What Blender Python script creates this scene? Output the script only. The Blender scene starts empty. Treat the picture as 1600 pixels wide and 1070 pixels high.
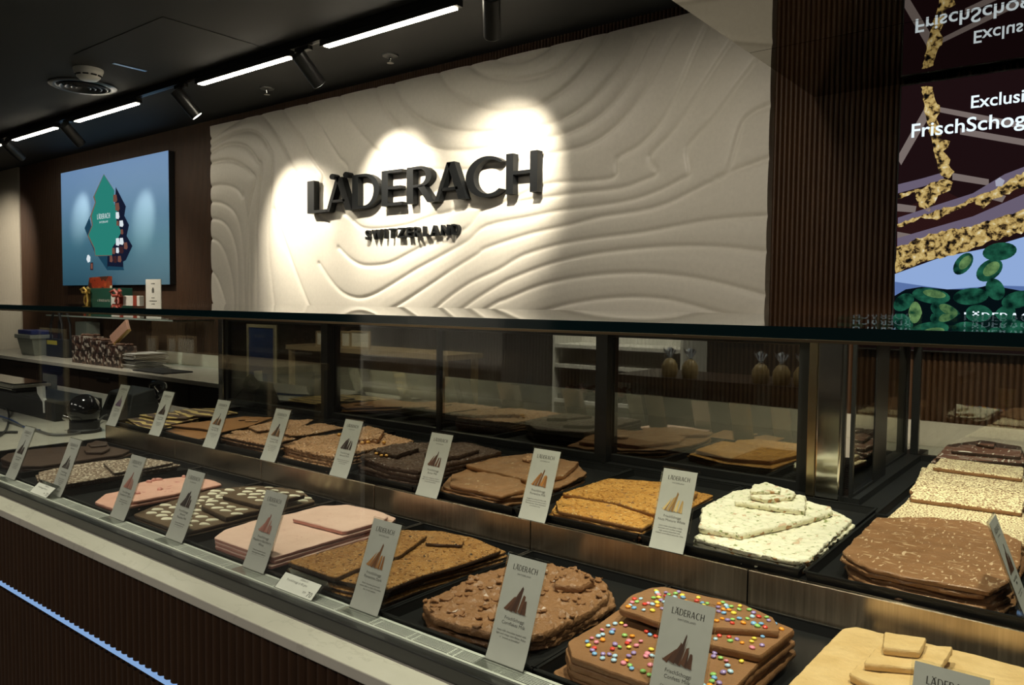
import bpy, math, random
import numpy as np
from mathutils import Vector, noise, geometry

# ------------------------------------------------------------------ basics
scn = bpy.context.scene
COL = scn.collection
H = 1.45                      # eye height: geometry is laid out relative to the eye, then lifted by H
F_PX = 1222.18
YAW, PITCH, ROLL = math.radians(38.0755), math.radians(2.9627), math.radians(0.6362)
cy_, sy_ = math.cos(YAW), math.sin(YAW)
FW = np.array([-sy_*math.cos(PITCH), cy_*math.cos(PITCH), -math.sin(PITCH)])
RT0 = np.array([cy_, sy_, 0.0]); UP0 = np.cross(RT0, FW)
RT = math.cos(ROLL)*RT0 + math.sin(ROLL)*UP0
UP = math.cos(ROLL)*UP0 - math.sin(ROLL)*RT0

def ray(u, v): return RT*(u-800)/F_PX - UP*(v-535)/F_PX + FW
def PZ(u, v, z): r = ray(u, v); return r*(z/r[2])
def PY(u, v, y): r = ray(u, v); return r*(y/r[1])
def PX(u, v, x): r = ray(u, v); return r*(x/r[0])

WORLD = {}
class MB:
    """collects geometry and links it as ONE mesh object"""
    def __init__(s): s.v = []; s.f = []; s.m = []; s.sm = []
    def add(s, vs, fs, mi=0, smooth=False):
        b = len(s.v); s.v.extend([tuple(map(float, p)) for p in vs])
        for f in fs:
            s.f.append(tuple(i+b for i in f)); s.m.append(mi); s.sm.append(smooth)
        return s
    def box(s, x0, x1, y0, y1, z0, z1, mi=0):
        vs = [(x0,y0,z0),(x1,y0,z0),(x1,y1,z0),(x0,y1,z0),(x0,y0,z1),(x1,y0,z1),(x1,y1,z1),(x0,y1,z1)]
        return s.add(vs, [(0,3,2,1),(4,5,6,7),(0,1,5,4),(1,2,6,5),(2,3,7,6),(3,0,4,7)], mi)
    def obox(s, c, ax, ay, az, mi=0):
        """oriented box: centre and three half-axis vectors"""
        c = np.array(c, float); ax, ay, az = (np.array(a, float) for a in (ax, ay, az)); vs = []
        for k in (-1, 1):
            for (i, j) in ((-1,-1),(1,-1),(1,1),(-1,1)): vs.append(c+i*ax+j*ay+k*az)
        return s.add(vs, [(0,3,2,1),(4,5,6,7),(0,1,5,4),(1,2,6,5),(2,3,7,6),(3,0,4,7)], mi)
    def cyl(s, p0, p1, r0, r1=None, n=20, mi=0, caps=True):
        r1 = r0 if r1 is None else r1
        p0 = np.array(p0, float); p1 = np.array(p1, float); d = p1-p0; d = d/np.linalg.norm(d)
        a = np.cross(d, (0,0,1.0) if abs(d[2]) < .9 else (1.0,0,0)); a /= np.linalg.norm(a); b = np.cross(d, a)
        vs = []
        for p, r in ((p0, r0), (p1, r1)):
            for i in range(n):
                t = 2*math.pi*i/n; vs.append(p+r*(math.cos(t)*a+math.sin(t)*b))
        s.add(vs, [(i, (i+1) % n, n+(i+1) % n, n+i) for i in range(n)], mi, True)
        if caps:
            bse = len(s.v)-2*n
            s.f.append(tuple(bse+i for i in reversed(range(n)))); s.m.append(mi); s.sm.append(False)
            s.f.append(tuple(bse+n+i for i in range(n))); s.m.append(mi); s.sm.append(False)
        return s
    def lathe(s, c, prof, n=28, mi=0, axis=None):
        """prof: list of (radius, height) about the z axis through c"""
        vs = []; fs = []
        for (r, h) in prof:
            for i in range(n):
                t = 2*math.pi*i/n; vs.append((c[0]+r*math.cos(t), c[1]+r*math.sin(t), c[2]+h))
        for k in range(len(prof)-1):
            for i in range(n): fs.append((k*n+i, k*n+(i+1) % n, (k+1)*n+(i+1) % n, (k+1)*n+i))
        return s.add(vs, fs, mi, True)
    def tube(s, pts, r, n=8, mi=0):
        pts = [np.array(p, float) for p in pts]; vs = []; fs = []
        up = np.array([0.13, .21, 1.0])
        for i, p in enumerate(pts):
            d = pts[min(i+1, len(pts)-1)]-pts[max(i-1, 0)]; d = d/(np.linalg.norm(d)+1e-9)
            a = np.cross(d, up); a /= (np.linalg.norm(a)+1e-9); b = np.cross(d, a)
            for k in range(n):
                t = 2*math.pi*k/n; vs.append(p+r*(math.cos(t)*a+math.sin(t)*b))
        for i in range(len(pts)-1):
            for k in range(n): fs.append((i*n+k, i*n+(k+1) % n, (i+1)*n+(k+1) % n, (i+1)*n+k))
        fs.append(tuple(range(n))[::-1]); fs.append(tuple((len(pts)-1)*n+k for k in range(n)))
        return s.add(vs, fs, mi, True)
    def ball(s, c, rx, ry=None, rz=None, n=16, m=10, mi=0, rot=0, zmin=-1):
        ry = rx if ry is None else ry; rz = rx if rz is None else rz
        vs = []; fs = []; cr, sr = math.cos(rot), math.sin(rot)
        for j in range(m+1):
            ph = -math.pi/2+math.pi*j/m
            for i in range(n):
                t = 2*math.pi*i/n
                x = rx*math.cos(ph)*math.cos(t); y = ry*math.cos(ph)*math.sin(t); z = rz*max(math.sin(ph), zmin)
                vs.append((c[0]+x*cr-y*sr, c[1]+x*sr+y*cr, c[2]+z))
        for j in range(m):
            for i in range(n): fs.append((j*n+i, j*n+(i+1) % n, (j+1)*n+(i+1) % n, (j+1)*n+i))
        return s.add(vs, fs, mi, True)
    def plate(s, poly3, off, mi=0):
        """flat polygon extruded by the vector off"""
        n = len(poly3); off = np.array(off, float)
        vs = [np.array(p, float) for p in poly3]; vs = vs+[p+off for p in vs]
        return s.add(vs, [tuple(range(n))[::-1], tuple(range(n, 2*n))]+[(i, (i+1) % n, n+(i+1) % n, n+i) for i in range(n)], mi)
    def build(s, name, mats, parent=None, bevel=0, seg=2, angle=40, origin=None):
        if not isinstance(mats, (list, tuple)): mats = [mats]
        V = np.array(s.v)
        if parent is not None: org = np.array(WORLD[parent.name])
        elif origin is not None: org = np.array(origin, float)
        else:
            lo, hi = V.min(0), V.max(0); org = np.array([(lo[0]+hi[0])/2, (lo[1]+hi[1])/2, lo[2]])
        me = bpy.data.meshes.new(name)
        me.from_pydata((V-org).tolist(), [], s.f)
        for m in mats: me.materials.append(m)
        me.polygons.foreach_set('material_index', s.m)
        me.polygons.foreach_set('use_smooth', s.sm)
        me.validate(); me.update()
        if any(s.sm):
            try: me.set_sharp_from_angle(angle=math.radians(angle))
            except Exception: pass
        o = bpy.data.objects.new(name, me); COL.objects.link(o)
        if parent is not None: o.parent = parent
        else: o.location = org
        WORLD[o.name] = tuple(org)
        if bevel:
            b = o.modifiers.new('Bevel', 'BEVEL'); b.width = bevel; b.segments = seg; b.limit_method = 'ANGLE'
            b.angle_limit = math.radians(50)
        return o

def tag(o, label=None, cat=None, group=None, kind=None):
    if label: o['label'] = label
    if cat: o['category'] = cat
    if group: o['group'] = group
    if kind: o['kind'] = kind
    return o
def thing(name, label, cat, loc, group=None):
    o = bpy.data.objects.new(name, None); COL.objects.link(o); o.location = loc; o.empty_display_size = .05
    WORLD[o.name] = tuple(map(float, loc)); tag(o, label, cat, group); return o

# ------------------------------------------------------------------ materials
def rgb(r, g, b):
    f = lambda c: c/12.92 if c <= .04045 else ((c+.055)/1.055)**2.4
    return (f(r/255), f(g/255), f(b/255), 1)
class Nt:
    def __init__(s, name):
        s.m = bpy.data.materials.new(name); s.m.use_nodes = True; s.t = s.m.node_tree
        s.t.nodes.clear(); s.out = s.n('ShaderNodeOutputMaterial'); s._tc = None
    def n(s, typ, **kw):
        nd = s.t.nodes.new(typ)
        for k, v in kw.items(): setattr(nd, k, v)
        return nd
    def l(s, a, b): s.t.links.new(a, b)
    def tc(s, scale=(1,1,1), rot=(0,0,0)):
        if s._tc is None: s._tc = s.n('ShaderNodeTexCoord')
        mp = s.n('ShaderNodeMapping'); mp.inputs['Scale'].default_value = scale; mp.inputs['Rotation'].default_value = rot
        s.l(s._tc.outputs['Object'], mp.inputs['Vector']); return mp.outputs['Vector']
    def noise(s, scale, detail=3, rough=.55, vec=None, dist=0):
        nd = s.n('ShaderNodeTexNoise'); nd.inputs['Scale'].default_value = scale; nd.inputs['Detail'].default_value = detail
        nd.inputs['Roughness'].default_value = rough; nd.inputs['Distortion'].default_value = dist
        s.l(vec if vec is not None else s.tc(), nd.inputs['Vector']); return nd.outputs['Fac']
    def voro(s, scale, vec=None, out='Distance', rnd=1.0):
        nd = s.n('ShaderNodeTexVoronoi'); nd.inputs['Scale'].default_value = scale; nd.inputs['Randomness'].default_value = rnd
        s.l(vec if vec is not None else s.tc(), nd.inputs['Vector']); return nd.outputs[out]
    def ramp(s, fac, stops, interp='LINEAR'):
        nd = s.n('ShaderNodeValToRGB'); cr = nd.color_ramp; cr.interpolation = interp
        while len(cr.elements) < len(stops): cr.elements.new(.5)
        for e, (p, c) in zip(cr.elements, stops): e.position = p; e.color = c if len(c) == 4 else (*c, 1)
        s.l(fac, nd.inputs['Fac']); return nd.outputs['Color']
    def step(s, fac, a, b):
        nd = s.n('ShaderNodeMapRange'); nd.inputs['From Min'].default_value = a; nd.inputs['From Max'].default_value = b
        s.l(fac, nd.inputs['Value']); return nd.outputs['Result']
    def mix(s, fac, a, b):
        nd = s.n('ShaderNodeMix', data_type='RGBA')
        if isinstance(fac, (int, float)): nd.inputs[0].default_value = fac
        else: s.l(fac, nd.inputs[0])
        for sock, x in ((nd.inputs[6], a), (nd.inputs[7], b)):
            if isinstance(x, tuple): sock.default_value = x if len(x) == 4 else (*x, 1)
            else: s.l(x, sock)
        return nd.outputs[2]
    def math(s, op, a, b=None):
        nd = s.n('ShaderNodeMath', operation=op)
        for sock, x in zip(nd.inputs, (a, b)):
            if x is None: continue
            if isinstance(x, (int, float)): sock.default_value = x
            else: s.l(x, sock)
        return nd.outputs[0]
    def bump(s, h, strength=.5, dist=.002):
        nd = s.n('ShaderNodeBump'); nd.inputs['Strength'].default_value = strength; nd.inputs['Distance'].default_value = dist
        s.l(h, nd.inputs['Height']); return nd.outputs['Normal']
    def pbr(s, col, rough=.5, metal=0, normal=None, spec=.5, aniso=0, coat=0, alpha=None, emis=None, estr=0, trans=0, sss=0):
        b = s.n('ShaderNodeBsdfPrincipled')
        for key, x in (('Base Color', col), ('Roughness', rough), ('Metallic', metal)):
            if isinstance(x, tuple): b.inputs[key].default_value = x if len(x) == 4 else (*x, 1)
            elif isinstance(x, (int, float)): b.inputs[key].default_value = x
            else: s.l(x, b.inputs[key])
        b.inputs['Specular IOR Level'].default_value = spec; b.inputs['Anisotropic'].default_value = aniso
        b.inputs['Coat Weight'].default_value = coat; b.inputs['Transmission Weight'].default_value = trans
        if normal is not None: s.l(normal, b.inputs['Normal'])
        if emis is not None:
            if isinstance(emis, tuple): b.inputs['Emission Color'].default_value = emis
            else: s.l(emis, b.inputs['Emission Color'])
            b.inputs['Emission Strength'].default_value = estr
        s.l(b.outputs[0], s.out.inputs['Surface']); return s.m

def plain(name, col, rough=.5, metal=0, spec=.5, coat=0):
    t = Nt(name); nz = t.noise(60, 2)
    c = t.mix(nz, tuple(x*.92 for x in col[:3])+(1,), tuple(min(1, x*1.06) for x in col[:3])+(1,))
    return t.pbr(c, rough, metal, spec=spec, coat=coat)
def emit(name, col, s):
    t = Nt(name); e = t.n('ShaderNodeEmission'); e.inputs['Color'].default_value = col; e.inputs['Strength'].default_value = s
    t.l(e.outputs[0], t.out.inputs['Surface']); return t.m
def glass(name, tint, fac_lo, fac_hi, gloss=(1,1,1,1), rough=0.0):
    """thin pane: clear transmission with a mirror share that grows at grazing angles"""
    t = Nt(name); tr = t.n('ShaderNodeBsdfTransparent'); tr.inputs['Color'].default_value = tint
    gl = t.n('ShaderNodeBsdfGlossy'); gl.inputs['Color'].default_value = gloss; gl.inputs['Roughness'].default_value = rough
    lw = t.n('ShaderNodeLayerWeight'); lw.inputs['Blend'].default_value = .25
    f = t.math('ADD', t.math('MULTIPLY', lw.outputs['Fresnel'], fac_hi), fac_lo); nm = t.n('ShaderNodeClamp'); t.l(f, nm.inputs[0])
    mx = t.n('ShaderNodeMixShader'); t.l(nm.outputs[0], mx.inputs[0]); t.l(tr.outputs[0], mx.inputs[1]); t.l(gl.outputs[0], mx.inputs[2])
    t.l(mx.outputs[0], t.out.inputs['Surface']); return t.m

M = {}
M['ceiling'] = plain('ceiling paint', (.0115,.012,.012), .75)
def fluted(name, a, b, rough=.55):
    t = Nt(name); g = t.noise(14, 5, .6, t.tc((3, 3, .35))); return t.pbr(t.mix(t.step(g, .3, .7), a, b), rough)
M['slat'] = fluted('dark fluted wood', (.046,.0185,.0055,1), (.068,.029,.009,1))
M['slat_counter'] = fluted('counter fluted wood', (.030,.0115,.0032,1), (.044,.018,.005,1))
M['beige_rib'] = plain('beige ribbed panel', (.42,.38,.30), .7)
M['relief'] = plain('white lacquered relief', (.74,.70,.62), .42)
M['letter'] = plain('black letter paint', (.006,.007,.008), .55, spec=.25)
def marble(name, a=(.60,.57,.49,1), v=(.33,.30,.25,1)):
    t = Nt(name); w = t.noise(3.0, 6, .6, t.tc((1,1.6,1), (0,0,.6)), 1.2)
    d = t.math('ABSOLUTE', t.math('SUBTRACT', w, .5)); k = t.step(d, .0, .012)
    cloud = t.noise(6, 4); base = t.mix(t.step(cloud, .35, .75), a, tuple(x*.9 for x in a[:3])+(1,))
    soft = t.mix(.72, v, base)
    return t.pbr(t.mix(k, soft, base), .22)
M['marble'] = marble('pale veined marble')
M['black_metal'] = plain('black powder coat', (.010,.010,.010), .35)
M['black_matte'] = plain('black matte plastic', (.012,.012,.013), .6)
M['black_gloss'] = plain('black gloss plastic', (.012,.012,.013), .08)
M['tray'] = plain('black enamel tray', (.008,.008,.008), .42, spec=.3)
M['deck'] = plain('dark case deck', (.008,.008,.008), .45, spec=.3)
M['vent'] = plain('pale coated vent metal', (.50,.51,.46), .4)
M['vent_dark'] = plain('dark vent well', (.006,.006,.006), .8)
def steel(name, col, rough=.24):
    t = Nt(name); s1 = t.noise(30, 3, .6, t.tc((9, 1, .25))); s2 = t.noise(5, 3)
    r = t.math('ADD', t.math('MULTIPLY', s1, .08), rough-.03)
    c = t.mix(t.step(s1, .3, .7), tuple(x*.72 for x in col[:3])+(1,), col)  # vertical streaks of reflection put into the metal colour
    m = t.pbr(c, r, 1.0, aniso=.85)
    for nd in t.t.nodes:
        if nd.type == 'BSDF_PRINCIPLED': nd.inputs['Anisotropic Rotation'].default_value = .25
    return m
M['steel'] = steel('brushed steel', (.68,.54,.39,1), .24)
M['chrome'] = plain('polished chrome', (.76,.74,.70), .12, 1)
M['glass_front'] = glass('front pane glass', (.97,.985,.975,1), .012, .10)
M['glass_top'] = glass('top pane glass', (.90,.96,.95,1), .02, 1.0)
M['glass_edge'] = plain('polished green glass edge', (.002,.012,.014), .08)
M['glass_door'] = glass('tinted sliding door glass', (.66,.68,.63,1), .27, .6, (.95,.93,.88,1))
M['glass_shelf'] = glass('shelf glass', (.80,.90,.88,1), .05, .8)
M['acrylic'] = glass('clear acrylic', (.95,.96,.95,1), .03, .6)
M['mirror'] = None
t = Nt('black mirror soffit'); gl = t.n('ShaderNodeBsdfGlossy'); gl.inputs['Color'].default_value = (.46,.45,.42,1); gl.inputs['Roughness'].default_value = .015
t.l(gl.outputs[0], t.out.inputs['Surface']); M['mirror'] = t.m
M['paper'] = plain('card paper', (.44,.43,.395), .55)
M['paper_lo'] = M['paper']
M['ink'] = plain('printing ink', (.03,.025,.02), .6)
M['white_plastic'] = plain('white plastic', (.70,.70,.68), .35)
M['led'] = emit('linear lamp diffuser', (1,.90,.70,1), 40)
M['led_cool'] = emit('cool light strip', (.30,.50,.86,1), .75)
M['lens'] = emit('spot lens', (1,.95,.84,1), 6)
M['floor'] = plain('grey floor tile', (.10,.095,.088), .3)
M['wall_paint'] = plain('dark wall paint', (.05,.045,.04), .7)

def choc(name, a, b, rough=.42, bump=.35, bs=180, specks=(), streak=None, fine=None, cell=None):
    """chocolate: two tones, bump, and inclusions specks = (colour, scale, threshold, softness, stretch)"""
    t = Nt(name); n1 = t.noise(22, 4); col = t.mix(t.step(n1, .32, .68), a, b)
    h = t.noise(bs, 4, .6)
    if streak:
        w = t.n('ShaderNodeTexWave', wave_type='BANDS', bands_direction=streak[3] if len(streak) > 3 else 'Y'); w.inputs['Scale'].default_value = streak[1]
        w.inputs['Distortion'].default_value = 6; w.inputs['Detail'].default_value = 2; w.inputs['Detail Scale'].default_value = 1.2
        t.l(t.tc(), w.inputs['Vector']); col = t.mix(t.step(w.outputs['Fac'], streak[2], streak[2]+.18), col, streak[0])
    if cell: h = t.math('ADD', t.math('MULTIPLY', h, .35), t.math('MULTIPLY', t.math('SUBTRACT', 1, t.voro(cell)), 1.6))
    for (c, sc, th, so, st) in specks:
        vec = t.tc(st, (.2, .1, .7)) if st != (1,1,1) else t.tc()
        k = t.step(t.noise(sc, 1.5, .5, vec), th, th+so)
        col = t.mix(k, col, c); h = t.math('ADD', h, t.math('MULTIPLY', k, .5))
    return t.pbr(col, rough, 0, t.bump(h, min(1, bump*1.6), .004), spec=.4)
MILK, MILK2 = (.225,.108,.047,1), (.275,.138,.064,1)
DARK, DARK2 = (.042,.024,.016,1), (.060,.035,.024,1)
PALE = (.78,.66,.46,1)
M['milk'] = choc('milk chocolate', MILK, MILK2, .4, .2)
M['milk_plain'] = choc('smooth milk chocolate', (.245,.112,.042,1), (.285,.135,.054,1), .34, .10)
M['milk_shred'] = choc('milk chocolate with pale shreds', MILK, MILK2, .4, .25, 160, [((.58,.40,.25,1), 190, .645, .03, (1,.28,1)), ((.50,.33,.19,1), 180, .65, .03, (.22,1,1))])
M['milk_lump'] = choc('nutty milk chocolate', (.35,.180,.086,1), (.44,.245,.130,1), .30, .6, 130, [((.55,.36,.22,1), 150, .62, .06, (1,1,1)), ((.20,.085,.035,1), 110, .62, .06, (1,1,1))], cell=105)
M['milk_corn'] = choc('milk chocolate with cornflakes', (.205,.100,.045,1), (.25,.125,.058,1), .38, .55, 110)
M['milk_butter'] = choc('rippled milk chocolate', (.215,.108,.050,1), (.27,.140,.068,1), .32, .35, 120, [((.50,.36,.22,1), 95, .69, .03, (1,.5,1))])
M['dark'] = choc('dark chocolate', (.060,.036,.026,1), (.075,.046,.034,1), .4, .1)
M['dark_nut'] = choc('dark nutty chocolate', (.055,.032,.022,1), (.082,.050,.035,1), .30, .6, 130, cell=95)
M['dark_side'] = choc('dark brown slab edge', DARK, DARK2, .4, .3)  # dark brown sides, used on dark slabs and on some milk ones
M['dark_drizzle'] = choc('dark chocolate with white drizzle', (.15,.065,.042,1), (.20,.09,.058,1), .35, .4, 150, [((.82,.76,.66,1), 150, .63, .02, (1,.10,1)), ((.82,.76,.66,1), 150, .64, .02, (.12,1,1))])
M['sugared'] = choc('brown chocolate with white crumbs', (.12,.070,.042,1), (.16,.098,.058,1), .55, .6, 200, [((.62,.52,.41,1), 150, .53, .03, (1,1,1))])
M['sesame'] = choc('milk chocolate under pale sesame', (.25,.120,.052,1), (.30,.150,.068,1), .5, .6, 240, [((.92,.78,.50,1), 250, .44, .05, (1,1,1))])
M['strawberry'] = choc('pink strawberry chocolate', (.66,.345,.265,1), (.74,.42,.33,1), .5, .3, 130, [((.50,.17,.15,1), 45, .68, .03, (1,1,1))])
M['pink_pale'] = choc('pale pink berry chocolate', (.66,.43,.345,1), (.72,.49,.40,1), .5, .12, 160, [((.45,.20,.20,1), 150, .72, .03, (1,1,1))])
M['pink_side'] = choc('deep pink chocolate edge', (.50,.22,.18,1), (.57,.27,.22,1), .5, .3)
M['strawberry_side'] = choc('strawberry edge', (.55,.23,.17,1), (.62,.29,.22,1), .5, .3)
M['grey_brown'] = choc('dull brown chocolate', (.105,.066,.038,1), (.13,.083,.049,1), .45, .12)
M['florentine_dark'] = choc('florentine crust with dark pips', (.24,.105,.028,1), (.36,.175,.050,1), .36, .9, 170, [((.60,.40,.19,1), 230, .60, .06, (1,1,1)), ((.17,.065,.015,1), 130, .60, .05, (1,1,1)), ((.05,.030,.022,1), 85, .69, .02, (1,1,1))])
M['florentine'] = choc('golden florentine crust', (.42,.185,.038,1), (.56,.275,.065,1), .34, .9, 150, [((.76,.50,.20,1), 190, .60, .06, (1,1,1)), ((.30,.115,.018,1), 130, .60, .05, (1,1,1)), ((.24,.125,.085,1), 60, .70, .02, (1,1,1))])
M['white_nut'] = choc('white chocolate with nuts', (.76,.71,.54,1), (.81,.76,.60,1), .4, .35, 90, [((.62,.44,.30,1), 60, .66, .05, (1,.8,1)), ((.26,.29,.12,1), 75, .66, .03, (1,1,1)), ((.60,.60,.40,1), 110, .62, .05, (1,1,1))])
M['white_side'] = choc('broken white chocolate edge', (.76,.71,.50,1), (.81,.75,.56,1), .5, .6, 120, [((.50,.27,.12,1), 70, .58, .03, (1,1,1)), ((.30,.32,.12,1), 80, .64, .03, (1,1,1))])
M['blond'] = choc('blond caramel chocolate', (.58,.385,.17,1), (.66,.46,.225,1), .38, .5, 42)
M['marbled'] = choc('brown chocolate with yellow stripes', (.085,.046,.026,1), (.115,.064,.036,1), .42, .25, 140, streak=((.58,.41,.15,1), 6.5, .56, 'Y'))
M['almond'] = plain('white chocolate drop', (.84,.79,.62), .35)
M['cornflake'] = plain('chocolate coated flake', (.215,.102,.045), .36)
M['nut'] = plain('caramelised nut', (.55,.27,.05), .35)
M['berry'] = plain('pink fruit piece', (.62,.27,.22), .5)
CANDY = [plain('candy '+n, c, .22, spec=.6) for n, c in (('blue', (.20,.42,.72)), ('green', (.30,.58,.16)), ('yellow', (.85,.68,.08)), ('orange', (.88,.33,.03)), ('red', (.72,.06,.04)), ('pink', (.75,.25,.34)), ('violet', (.34,.24,.52)), ('pale blue', (.42,.62,.78)))]

# ------------------------------------------------------------------ lettering
def arc(cx, cz, rx, rz, a0, a1, n):
    return [(cx+rx*math.cos(math.radians(a0+(a1-a0)*i/n)), cz+rz*math.sin(math.radians(a0+(a1-a0)*i/n))) for i in range(n+1)]
def band(o, i):                       # strip between an outer and an inner line, as quads
    return [[o[k], o[k+1], i[k+1], i[k]] for k in range(len(o)-1)]
def bowl(x, w, z0, z1, th):           # right-hand bowl of D and R
    cz, rz = (z0+z1)/2, (z1-z0)/2
    return band(arc(x, cz, w, rz, -90, 90, 18), arc(x, cz, w-th, rz-.075, -90, 90, 18))
def glyph(ch):
    S, T = .17, .085
    if ch == 'L': return .50, [[(0,0),(S,0),(S,1),(0,1)], [(S,0),(.50,0),(.50,T),(S,T)]]
    if ch in 'AÄ':
        g = [[(0,0),(.10,0),(.42,1),(.31,1)], [(.31,1),(.50,1),(.80,0),(.61,0)], [(.16,.26),(.60,.26),(.575,.335),(.185,.335)]]
        if ch == 'Ä':
            for cx in (.19, .62): g.append(arc(cx, 1.045, .085, .085, 0, 345, 14))
        return .80, g
    if ch == 'D': return .78, [[(0,0),(S,0),(S,1),(0,1)], [(S,.925),(.34,.925),(.34,1),(S,1)], [(S,0),(.34,0),(.34,.075),(S,.075)]]+bowl(.34, .44, 0, 1, .16)
    if ch == 'E': return .54, [[(0,0),(S,0),(S,1),(0,1)], [(S,0),(.54,0),(.54,T),(S,T)], [(S,.46),(.50,.46),(.50,.46+T),(S,.46+T)], [(S,1-T),(.53,1-T),(.53,1),(S,1)]]
    if ch == 'R': return .70, [[(0,0),(S,0),(S,1),(0,1)], [(S,.925),(.32,.925),(.32,1),(S,1)], [(S,.43),(.32,.43),(.32,.505),(S,.505)]]+bowl(.32, .32, .43, 1, .15)+[[(.28,.45),(.44,.47),(.72,0),(.53,0)]]
    if ch == 'C': return .82, band(arc(.47, .5, .47, .52, 42, 318, 30), arc(.52, .5, .34, .435, 48, 312, 30))
    if ch == 'H': return .74, [[(0,0),(S,0),(S,1),(0,1)], [(.57,0),(.74,0),(.74,1),(.57,1)], [(S,.47),(.57,.47),(.57,.47+T),(S,.47+T)]]
BRAND = 'LÄDERACH'
def brand_polys(height, gap=.13):
    out = []; x = 0
    for ch in BRAND:
        w, g = glyph(ch); out += [[((p[0]+x)*height, p[1]*height) for p in q] for q in g]; x += w+gap
    return out, (x-gap)*height
FONTCACHE = {}
def text_mesh(body, size, extrude=0, bold=0, spacing=1.0, line=1.0, align='CENTER', res=2):
    """returns verts (x, y, z) and faces of the built-in font, centred on x"""
    key = (body, size, extrude, bold, spacing, line, align, res)
    if key in FONTCACHE: return FONTCACHE[key]
    cu = bpy.data.curves.new('tmp', 'FONT'); cu.body = body; cu.size = size; cu.extrude = extrude; cu.offset = bold
    cu.align_x = align; cu.space_character = spacing; cu.space_line = line; cu.resolution_u = res
    o = bpy.data.objects.new('tmp', cu); COL.objects.link(o)
    dg = bpy.context.evaluated_depsgraph_get(); dg.update()
    me = bpy.data.meshes.new_from_object(o.evaluated_get(dg))
    vs = [tuple(v.co) for v in me.vertices]; fs = [tuple(p.vertices) for p in me.polygons]
    bpy.data.objects.remove(o); bpy.data.curves.remove(cu); bpy.data.meshes.remove(me)
    FONTCACHE[key] = (vs, fs); return vs, fs
def put(mb, vs, fs, o, ex, ey, ez=(0,0,0), mi=0):
    o, ex, ey, ez = (np.array(a, float) for a in (o, ex, ey, ez))
    mb.add([o+ex*v[0]+ey*v[1]+ez*(v[2] if len(v) > 2 else 0) for v in vs], fs, mi)

# ------------------------------------------------------------------ the setting
ZF, YW = -H, 3.46                       # floor, back wall face
ZC = 1.405                              # ceiling
def struct(o): o['kind'] = 'structure'; return o
struct(MB().box(-10.5, 2.2, -4.2, YW+.2, ZF-.08, ZF).build('floor', M['floor']))
struct(MB().box(-10.5, 2.2, -4.2, YW+.2, ZC, ZC+.1).build('ceiling', M['ceiling']))
def flute_wall(x0, x1, y, z0, z1, pitch, depth, out=-1):
    n = int(round((x1-x0)/pitch)); prof = []
    for i in range(n):
        x = x0+i*pitch
        for (fx, fd) in ((0, 0), (.12, .55), (.3, .93), (.5, 1), (.7, .93), (.88, .55)): prof.append((x+fx*pitch, y+out*depth*fd))
    prof.append((x1, y)); k = len(prof)
    return [(px, py, z0) for px, py in prof]+[(px, py, z1) for px, py in prof], [(i, i+1, k+i+1, k+i) for i in range(k-1)]
XB = PY(32, 262, YW)[0]                 # where the beige panelling begins on the far left
mb = MB(); mb.add(*flute_wall(XB, 2.2, YW, ZF, ZC, .0213, .012), smooth=True); mb.box(XB, 2.2, YW+.001, YW+.1, ZF, ZC)
struct(mb.build('wall_back', M['slat'], angle=60))
mb = MB(); mb.add(*flute_wall(-10.5, XB, YW-.02, ZF, ZC, .03, .012), smooth=True); mb.box(-10.5, XB, YW-.019, YW+.1, ZF, ZC)
struct(mb.build('trim_2', M['beige_rib'], angle=60))
struct(MB().box(-10.6, -10.5, -4.2, YW+.2, ZF, ZC).build('wall_left', M['wall_paint']))
struct(MB().box(2.2, 2.3, -4.2, YW+.2, ZF, ZC).build('wall_right', M['wall_paint']))
struct(MB().box(-10.5, 2.2, -4.3, -4.2, ZF, ZC).build('wall_front', M['wall_paint']))
# mirror-black soffit over the right-hand end of the counter
ZS = .885; XS = PZ(1273, 152, ZS)[0]
YJ = PZ(1206, 76, ZS)[1]
mb = MB(); mb.box(XS, 2.2, YJ+.002, YW-.013, ZS, ZC); mb.box(XS, 2.2, 2.06, YJ-.002, ZS, ZC)
struct(mb.build('trim_1', M['mirror']))

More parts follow.
